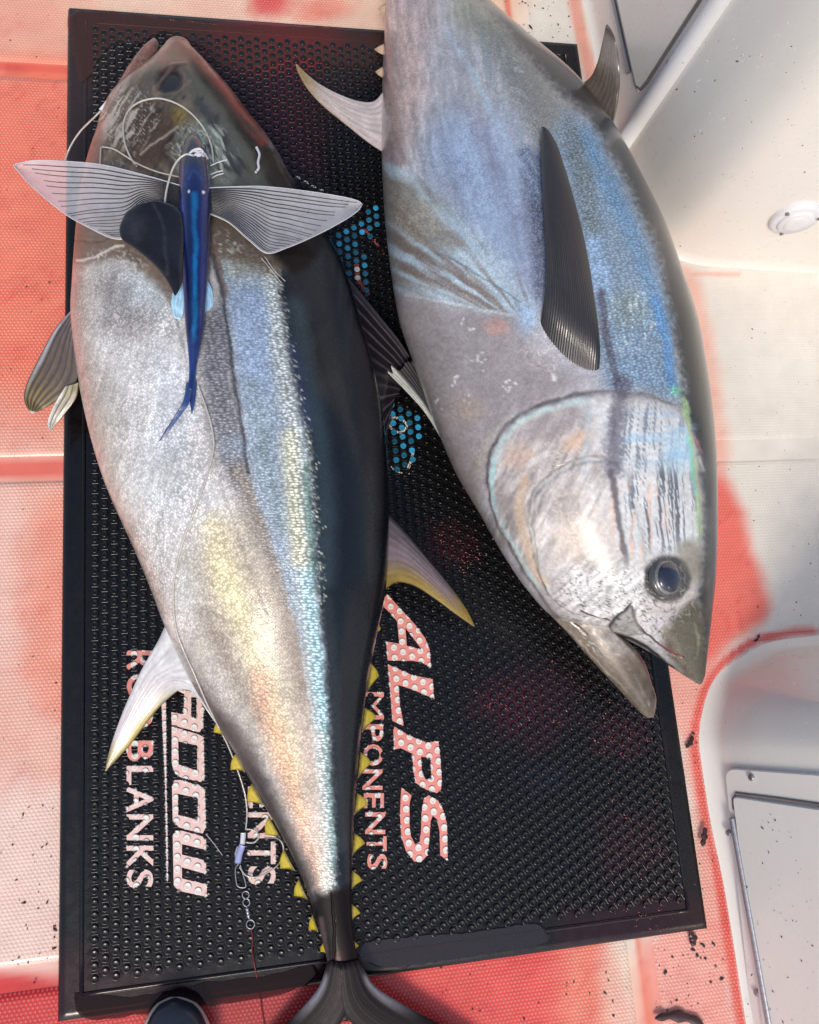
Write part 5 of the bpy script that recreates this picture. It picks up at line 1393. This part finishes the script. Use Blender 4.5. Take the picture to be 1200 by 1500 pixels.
def pf(p):
    p.c[:] = (22, 36, 96); p.sc[:] = 0.0; p.ro[:] = 0.3; p.me[:] = 0.3
    p.poly([(262, 190), (305, 190), (305, 235), (262, 235)], (36, 36, 58), 10, .9)
    p.line([(284, 285), (286, 350), (286, 420), (284, 500)], 8, (22, 120, 176), 7, .9)
    p.line([(275, 290), (275, 400), (278, 500)], 5, (20, 30, 66), 6, .7)
    p.line([(297, 290), (297, 400), (292, 480)], 7, (46, 52, 118), 6, .6)
    p.line([(268, 250), (267, 330), (270, 420)], 5, (30, 62, 140), 5, .6)
    p.line([(274, 262), (284, 250), (296, 262)], 4, (40, 80, 140), 4, .6)
    for q in ((276, 280.5), (296.5, 283)): p.blob(*q, 2.2, 2.2, (232, 232, 232), 1, hard=.8)
    p.poly([(268, 500), (300, 500), (292, 580), (266, 580)], (34, 62, 124), 14, .8)
    p.mottle(8, 20, .2, 4)
bodyF, VF, _ = fish_body("body", Lf, Rf, zF, hF, pf, skin_mat("flying_fish_skin2", 0.003, coat=0.9, glit=.3), fly, 90, 30)
for ex, ey in ((268.5, 217), (298, 215)):
    ez = float(np.interp(ey, yf, zF)) + .004; sgn = -1 if ex < 284 else 1
    e_ = link("eye", mesh_np("eye", *disc(U(ex, ey, ez), (sgn*.9, 0, .6), .0042, .0018, 18, .6)), M_IRIS, fly)
    link("pupil", mesh_np("pupil", *disc(U(ex, ey, ez) + np.array([sgn*.0016, 0, .0012]), (sgn*.9, 0, .6), .0026, .001, 14, .6)), M_PUP, e_)
zt = float(zF[-1])
def c_ft(u, v): return mixin(lerp3((36, 62, 122), (30, 50, 110), u), (80, 120, 180), raysm(v, 4, .5)*.5)
def zl(x, y, up): z = hitL([x], [y])[0]; return (z if z is not None else .26) + up
fin("tail_fin", fly, [(273, 560, zt), (268, 588, zl(268, 588, .012)), (254, 612, zl(254, 612, .01)), (240, 634, zl(240, 634, .008)), (232, 648, zl(236, 645, .007))], [(283, 566, zt), (276, 592, zl(276, 592, .012)), (262, 612, zl(262, 612, .01)), (246, 634, zl(246, 634, .008)), (232, 648, zl(236, 645, .007))], c_ft, .005, rays=4)
fin("tail_fin", fly, [(277, 560, zt), (277, 580, zt-.002), (279, 595, zl(279, 595, .01)), (281, 608, zl(281, 608, .009))], [(288, 558, zt), (287, 578, zt-.002), (284, 596, zl(284, 596, .01)), (281, 608, zl(281, 608, .009))], c_ft, .005, nu=20, rays=3)
def c_fp(u, v): return mixin(lerp3((150, 196, 226), (176, 216, 236), u), (110, 160, 200), raysm(v, 4, .4)*.5)
zq = float(np.interp(440, yf, zF)) - .004
fin("pelvic_fin", fly, [(270, 404, zq), (256, 420, zq-.004), (251, 440, zq-.006), (252, 456, zq-.008), (256, 466, zq-.008)], [(272, 430, zq), (270, 446, zq-.004), (269, 456, zq-.006), (268, 462, zq-.008), (264, 468, zq-.008)], c_fp, .004, nu=20, rays=4)
fin("pelvic_fin", fly, [(302, 408, zq), (310, 422, zq-.004), (313, 440, zq-.006), (311, 456, zq-.008), (307, 469, zq-.008)], [(300, 432, zq), (300, 446, zq-.004), (299, 456, zq-.006), (298, 464, zq-.008), (299, 469, zq-.008)], c_fp, .004, nu=20, rays=4)
# wings: translucent web and dark rays
def web_mat():
    mt, t, b = newmat("wing_web"); v = objco(t)
    c = mixc(t, noise(t, v, 30, 4), s2l((208, 208, 214)), s2l((230, 230, 234)))
    t.links.new(c, b.inputs["Base Color"]); b.inputs["Roughness"].default_value = .25
    b.inputs["Coat Weight"].default_value = .4
    t.links.new(mth(t, 'MULTIPLY_ADD', noise(t, v, 60, 3), .25, .25), b.inputs["Alpha"])
    bump(t, b, noise(t, v, 160, 2), .3, .0008)
    return mt
M_WEB = web_mat(); M_RAY = plain("wing_ray", (34, 34, 40), .35, coat=.3)
M_RIM = plain("wing_edge", (196, 196, 202), .3, coat=.4)
zw = float(np.interp(290, yf, zF)) + .002
WL0 = [(266, 272), (210, 256), (150, 241.5), (100, 236.5), (50, 235), (20, 241)]
WL1 = [(266, 314), (236, 306), (205, 318), (186, 348), (165, 349), (130, 333), (95, 313), (45, 271), (20, 243)]
WR0 = [(305, 275), (340, 273.5), (385, 273), (450, 280), (500, 288), (524, 294), (531, 299)]
WR1 = [(305, 312), (335, 326), (365, 352), (391, 371), (420, 363), (460, 346), (500, 325), (524, 309), (531, 299)]
def wing(top, bot, drop, nr, side):
    T = crv(top, 60); B = crv(bot, 60)
    def z_at(px): return zw - drop*np.clip(np.abs(px-286)/250, 0, 1)**1.5
    nu, nv = 60, 30; v = np.linspace(0, 1, nv)
    G = T[:, None]*(1-v)[None, :, None] + B[:, None]*v[None, :, None]
    z = z_at(G[..., 0]) - .006*np.sin(v*math.pi)[None] 
    W = U(G[..., 0], G[..., 1], z); th = .0005
    Vv = np.vstack([W.reshape(-1, 3)+(0, 0, th), W.reshape(-1, 3)-(0, 0, th)]); g = grid_faces(nu, nv); m_ = nu*nv
    ring = np.concatenate([np.arange(nv), np.arange(1, nu)*nv+nv-1, (nu-1)*nv+np.arange(nv-2, -1, -1), np.arange(nu-2, 0, -1)*nv]); r2 = np.roll(ring, -1)
    wg = link("wing", mesh_np("wing", Vv, np.vstack([g, g[:, ::-1]+m_, np.stack([ring, r2, r2+m_, ring+m_], -1)])), M_WEB, fly)
    # margin
    rim = np.vstack([T, B[::-1]]); rz = z_at(rim[:, 0])
    obj_tube("wing_edge", U(rim[:, 0], rim[:, 1], rz), 0.0007, M_RIM, wg, 6)
    # rays start at the root and bend back towards the trailing edge
    for k in range(nr):
        f = (k+.35)/nr
        ue = (1.0 - .60*f**.8)*random.uniform(.95, .995); n = 40
        u_ = np.linspace(0, ue, n); v_ = f*.94 + .03 + (1-f)*.93*(u_/ue)**3.2*(.15 + .85*min(1, f*2.2))
        gi = u_*(nu-1); v_ = np.clip(v_, 0.02, .985)
        ti = np.stack([np.interp(gi, np.arange(nu), T[:, i]) for i in (0, 1)], -1); bi_ = np.stack([np.interp(gi, np.arange(nu), B[:, i]) for i in (0, 1)], -1)
        pth = ti*(1-v_)[:, None] + bi_*v_[:, None]
        zz_ = z_at(pth[:, 0]) - .006*np.sin(v_*math.pi)
        Wp = U(pth[:, 0], pth[:, 1], zz_ + .0008)
        V_, Q_ = tube(Wp, np.linspace(.0010, .0004, n), 6); link("wing_ray", mesh_np("wing_ray", V_, Q_), M_RAY, wg)
wing(WL0, WL1, .03, 18, -1); wing(WR0, WR1, .03, 19, 1)

# ------------------------------------------------------------------ fishing line, crimps, swivel
def line_mat():
    mt, t, b = newmat("clear_line"); b.inputs["Base Color"].default_value = (*s2l((206, 200, 190)), 1); b.inputs["Roughness"].default_value = .2
    b.inputs["Coat Weight"].default_value = .6; b.inputs["Alpha"].default_value = .85
    n = noise(t, objco(t), 90, 2); t.links.new(mixc(t, n, s2l((176, 170, 162)), s2l((222, 218, 210))), b.inputs["Base Color"]); return mt
M_LINE = line_mat(); M_CRIMP = plain("white_sleeve", (226, 228, 236), .35, coat=.4); M_BLUE = plain("blue_sleeve", (170, 178, 226), .35, coat=.4); M_THREAD = plain("white_thread", (228, 226, 232), .6, var=.1, nscale=500)
M_REDL = plain("red_line", (120, 26, 34), .4)
def drape(pts, up=.0035, n=80, over=None):
    zs = hitL([p[0] for p in pts], [p[1] for p in pts])
    P = [(p[0], p[1], (p[2] if len(p) > 2 else ((z if z is not None else MZ+.003) + up))) for p, z in zip(pts, zs)]
    c = crv(P, n); return U(c[:, 0], c[:, 1], c[:, 2])
lead = bpy.data.objects.new("fishing_leader", None); COL.objects.link(lead)
tag(lead, "clear fishing leader looped from the left tuna's mouth over its belly to a swivel", "fishing line")
zw2 = zw
for pts, r in (([(147, 163, .15), (138, 172, .14), (118, 192, .11), (104, 213, .09), (96, 232, .08), (92, 245, .08)], .0014),
               ([(200, 243), (191, 230), (182, 205), (182, 176), (192, 158), (208, 148), (230, 144), (250, 148), (270, 158), (289, 175), (302, 194), (310, 215), (313, 240)], .0014),
               ([(150, 215), (166, 218), (186, 230), (202, 240), (232, 252), (262, 259)], .0012),
               ([(148, 216), (147, 232), (146, 244)], .0012),
               ([(284, 228, zw+.018), (272, 226, zw+.016), (258, 238, zw+.010), (248, 262, zw+.006), (242, 292, zw+.004), (241, 330, zw+.004), (244, 370, zw+.002), (252, 420, zw-.006), (258, 436, zw-.01)], .0014),
               ([(290, 565), (303, 600), (311, 630), (313, 655), (304, 695), (286, 745), (266, 800), (255, 850), (254, 890), (259, 925), (270, 955), (285, 988), (303, 1030), (322, 1068)], .0012),
               ([(322, 1068, .07), (334, 1092, .055), (347, 1125, .04), (358, 1160, .03), (362, 1190, .022), (360, 1216, .02)], .0012),
               ([(359, 1214), (374, 1217), (379, 1226), (372, 1234), (360, 1234)], .0012),
               ([(388, 1227), (408, 1229), (415, 1240), (413, 1257), (404, 1270), (388, 1280), (374, 1285), (360, 1282), (351, 1270)], .0011),
               ([(348, 1240), (345, 1252), (348, 1264)], .0010),
               ([(302, 1222), (315, 1238), (326, 1253)], .0006),
               ([(383, 378), (398, 396), (412, 414)], .0005), ([(388, 376), (402, 396), (418, 412)], .0005)):
    obj_tube("line", drape(pts), r, M_LINE, lead, 6)
for pts, r, mt in (([(147, 162, .150), (153, 155, .152), (160, 147, .154)], .0028, M_CRIMP), ([(161, 148, .154), (168, 139, .156), (176, 131, .158)], .0034, M_BLUE), ([(356.5, 1220), (356, 1228), (355, 1237)], .0036, M_CRIMP), ([(355, 1238), (351, 1250), (348, 1265)], .0046, M_BLUE)):
    obj_tube("crimp_sleeve", drape(pts, .005, 12), r, mt, lead, 10)
sw = obj_tube("snap", drape([(349, 1266), (345, 1272), (347, 1296), (352, 1300), (360, 1299), (357, 1284), (352, 1267)], .003, 50), .0009, M_STEEL, lead, 6)
def ring_(cx, cy, r, name):
    c = [(cx+r*math.cos(a), cy+r*1.1*math.sin(a)) for a in np.linspace(0, 2*math.pi, 22)]
    obj_tube(name, U([p[0] for p in c], [p[1] for p in c], MZ+.006), .0009, M_STEEL, lead, 6)
ring_(360, 1311, 5, "swivel_ring"); ring_(361, 1322, 5, "swivel_ring"); ring_(367, 1354, 6, "swivel_ring")
V, Q = tube(drape([(361.5, 1328), (363, 1336), (365, 1346)], .004, 14), np.array([.001, .0018, .0026, .0028, .0020, .0026, .0028, .0026, .0020, .0028, .0026, .0020, .0014, .001]), 10)
link("swivel_barrel", mesh_np("swivel_barrel", V, Q), M_STEEL, lead)
obj_tube("red_line", drape([(368, 1360), (370, 1376), (369, 1392), (373, 1415), (380, 1450, .006), (384, 1480, .006), (392, 1530, .006)], .003), .0009, M_REDL, lead, 6)
# white thread knotted round the bait's head
thr = bpy.data.objects.new("rigging_thread", None); COL.objects.link(thr)
tag(thr, "white thread knotted round the flying fish's head", "thread")
zk = float(np.interp(225, yf, zF+hF))
for pts in ([(264, 232, zk-.012), (274, 226, zk+.001), (286, 222, zk+.004), (298, 224, zk+.001), (304, 232, zk-.012)], [(276, 229, zk+.003), (282, 221, zk+.006), (292, 218, zk+.005), (297, 223, zk+.004), (290, 230, zk+.006), (282, 234, zk+.004)], [(280, 234, zk+.003), (288, 225, zk+.008), (296, 220, zk+.004)], [(286, 235, zk+.003), (292, 226, zk+.008), (298, 228, zk+.002)]):
    c = crv(pts, 30); obj_tube("thread_loop", U(c[:, 0], c[:, 1], c[:, 2]), .0017, M_THREAD, thr, 6)
for a in ((308, 243, 332, 234), (308, 256, 326, 250), (310, 261, 327, 254)):
    obj_tube("thread_end", drape([(a[0], a[1]), ((a[0]+a[2])/2, (a[1]+a[3])/2-1), (a[2], a[3])], .006, 10), .0009, M_THREAD, thr, 6)
obj_tube("bait_scrap", drape([(376, 216), (380, 226), (378, 238), (379, 246), (375, 252)], .004, 24), .0018, M_THREAD, label="white torn scrap stuck on the left tuna's dark head", cat="scrap")

# ------------------------------------------------------------------ shoe tip at the bottom edge
shoe = bpy.data.objects.new("shoe", None); COL.objects.link(shoe)
tag(shoe, "dark navy shoe tip with pale sole edge at the bottom edge of the mat", "shoe")
ys_ = np.r_[1464.5, 1466, 1469, np.linspace(1473, 1800, 60)]
def srf(g): return np.stack([interp_y([(250-g*.4, 1464), (232-g, 1471), (221-g, 1482), (213-g, 1496), (206-g, 1520), (202-g, 1580), (206-g, 1660), (214-g, 1740), (230-g, 1801)], ys_), ys_], -1), np.stack([interp_y([(262+g*.4, 1464), (284+g, 1471), (296+g, 1482), (304+g, 1496), (312+g, 1520), (318+g, 1580), (314+g, 1660), (306+g, 1740), (292+g, 1801)], ys_), ys_], -1)
M_NAVY = plain("navy_canvas", (30, 36, 52), .5, coat=.3, var=.3, nscale=300, bmp=.4); M_SOLE = plain("pale_rubber", (206, 196, 184), .5)
a, b_ = srf(1.0); V, Q, _ = fish_loft(a, b_, np.full(len(ys_), .028), np.minimum(.018, np.linspace(.01, .6, len(ys_))), 40, 20, 3.5)
link("sole", mesh_np("sole", *cap_ends(V, Q)), M_SOLE, shoe)
a, b_ = srf(-3.5); V, Q, _ = fish_loft(a, b_, np.full(len(ys_), .040), np.interp(ys_, [1464, 1475, 1500, 1600, 1800], [.008, .018, .026, .05, .07]), 40, 20, 2.4)
link("upper", mesh_np("upper", *cap_ends(V, Q)), M_NAVY, shoe)

# ------------------------------------------------------------------ flecks of dried blood and clots
M_CLOT = plain("dried_blood", (52, 20, 20), .4, coat=.4, var=.3)
fr_ = np.random.default_rng(21); FV, FT = [], []; off = 0
def fleck(c, n, r, el=1.0):
    global off
    n = np.asarray(n, float); n = n/np.linalg.norm(n); a = np.cross(n, (.2, .9, .1)); a /= np.linalg.norm(a); b = np.cross(n, a)
    k = 7; ph = fr_.uniform(0, 6.28); t = np.arange(k)/k*2*math.pi; rr_ = r*fr_.uniform(.6, 1.2, k)
    ca, sa = math.cos(ph), math.sin(ph); x = np.cos(t)*rr_*el; y = np.sin(t)*rr_/el
    p = c + (x*ca-y*sa)[:, None]*a + (x*sa+y*ca)[:, None]*b
    FV.append(np.vstack([p - n*.0006, c + n*min(.0009, r*.5)])); j = np.arange(k)
    FT.append(np.stack([np.full(k, k), j, (j+1) % k], -1) + off); off += k+1
def scatter(n, x0, x1, y0, y1, mode, rmin=.0006, rmax=.0016):
    for _ in range(n):
        x, y = fr_.uniform(x0, x1), fr_.uniform(y0, y1); r = rmin + (rmax-rmin)*fr_.random()**3
        if mode == 'deck': c = U(x, y, .0045); nn = (0, 0, 1)
        elif mode == 'C': c = onC(x, y, .0105); nn = nC
        elif mode == 'A': c = UP(x, y, p0A + nA3*-0.004, nA3); nn = nA3
        fleck(c, nn, r*fr_.uniform(.8, 1.3), fr_.uniform(1, 1.6))
scatter(60, 0, 90, 0, 1420, 'deck'); scatter(30, 0, 85, 1180, 1420, 'deck', .0008, .002)
scatter(60, 1060, 1200, 420, 910, 'deck'); scatter(40, 960, 1060, 1385, 1500, 'deck', .0007, .0022); scatter(25, 620, 930, 1400, 1500, 'deck', .0008, .002)
scatter(14, 1000, 1030, 1000, 1360, 'deck', .001, .003); scatter(30, 740, 840, 0, 60, 'deck', .001, .003)
scatter(60, 1100, 1200, 1190, 1500, 'C', .0005, .0017)
scatter(50, 990, 1200, 60, 390, 'A', .0006, .0018)
for (x, y, r) in ((1108, 938, .004), (1112, 932, .003), (1016, 1075, .003), (1030, 1385, .004), (1016, 1392, .0035), (1022, 1400, .003), (1046, 1384, .003), (873, 1380, .003), (975, 1425, .004), (1058, 1434, .003), (80, 1362, .003), (50, 1440, .002)): fleck(U(x, y, .005), (0, 0, 1), r, 1.3)
me = mesh_np("blood_flecks", np.vstack(FV), np.vstack(FT)); link("blood_flecks", me, M_CLOT, kind="stuff", label="small dark flecks of dried blood spattered over deck and lockers")
def clot(pts, rad, label, z=.008):
    c = crv(pts, 24); W = U(c[:, 0], c[:, 1], z); t = np.linspace(0, 1, 24)
    V, Q = tube(W, rad*np.sqrt(np.clip(4*t*(1-t), .03, 1))*(1+.25*np.sin(t*17)), 10, ry=rad*.35)
    link("blood_clot", mesh_np("blood_clot", V, Q), M_CLOT, label=label, cat="blood clot", group="dark blood clots on the deck")
clot([(960, 1492), (985, 1488), (1010, 1492), (1032, 1502)], .007, "long dark red clot at the bottom edge right of the deck seam")
clot([(1034, 1212), (1032, 1226), (1029, 1240)], .005, "dark strand of blood hanging over the mat's right edge", .014)
clot([(1011, 1366), (1016, 1376), (1014, 1386)], .006, "ragged dark clot just below the mat's lower right corner")
clot([(1005, 1095), (1012, 1088), (1015, 1078)], .004, "small dark clot in the groove beside the mat's right edge")

FV, FT = [], []; off = 0
M_BLOOD = plain("wet_blood", (112, 16, 24), .2, coat=.8, var=.35)
def scat_mat(n, x, y, sx_, sy_, rmin, rmax):
    for _ in range(n):
        px, py = fr_.normal(x, sx_), fr_.normal(y, sy_)
        if Painter.inside(np.array([[px, py]]), np.vstack([LL, RR[::-1]]))[0] or Painter.inside(np.array([[px, py]]), np.vstack([LRP, RRP[::-1]]))[0]: continue
        fleck(U(px, py, MZ+.0009 + (.0022 if fr_.random() < .4 else 0)), (0, 0, 1), fr_.uniform(rmin, rmax), fr_.uniform(1, 2.2))
scat_mat(60, 640, 790, 22, 16, .0006, .0018); scat_mat(70, 682, 818, 16, 12, .0006, .0022); scat_mat(110, 760, 1030, 45, 32, .0006, .0020)
scat_mat(60, 905, 1075, 30, 25, .0006, .0020); scat_mat(50, 940, 1240, 40, 40, .0006, .0018); scat_mat(60, 440, 180, 40, 50, .0006, .0018); scat_mat(30, 960, 1345, 20, 12, .0006, .0018)
link("blood_smears", mesh_np("blood_smears", np.vstack(FV), np.vstack(FT)), M_BLOOD, kind="stuff", label="wet red blood spots between the studs of the mat")
FV, FT = [], []; off = 0
scatter(90, 1020, 1190, 20, 230, 'A', .0006, .0022); scatter(30, 1050, 1200, 930, 1120, 'C', .0005, .0012)
link("water_droplets", mesh_np("water_droplets", np.vstack(FV), np.vstack(FT)), film_mat("droplet", (236, 236, 236), .02, body=.25), kind="stuff", label="small clear water droplets on the white locker walls")
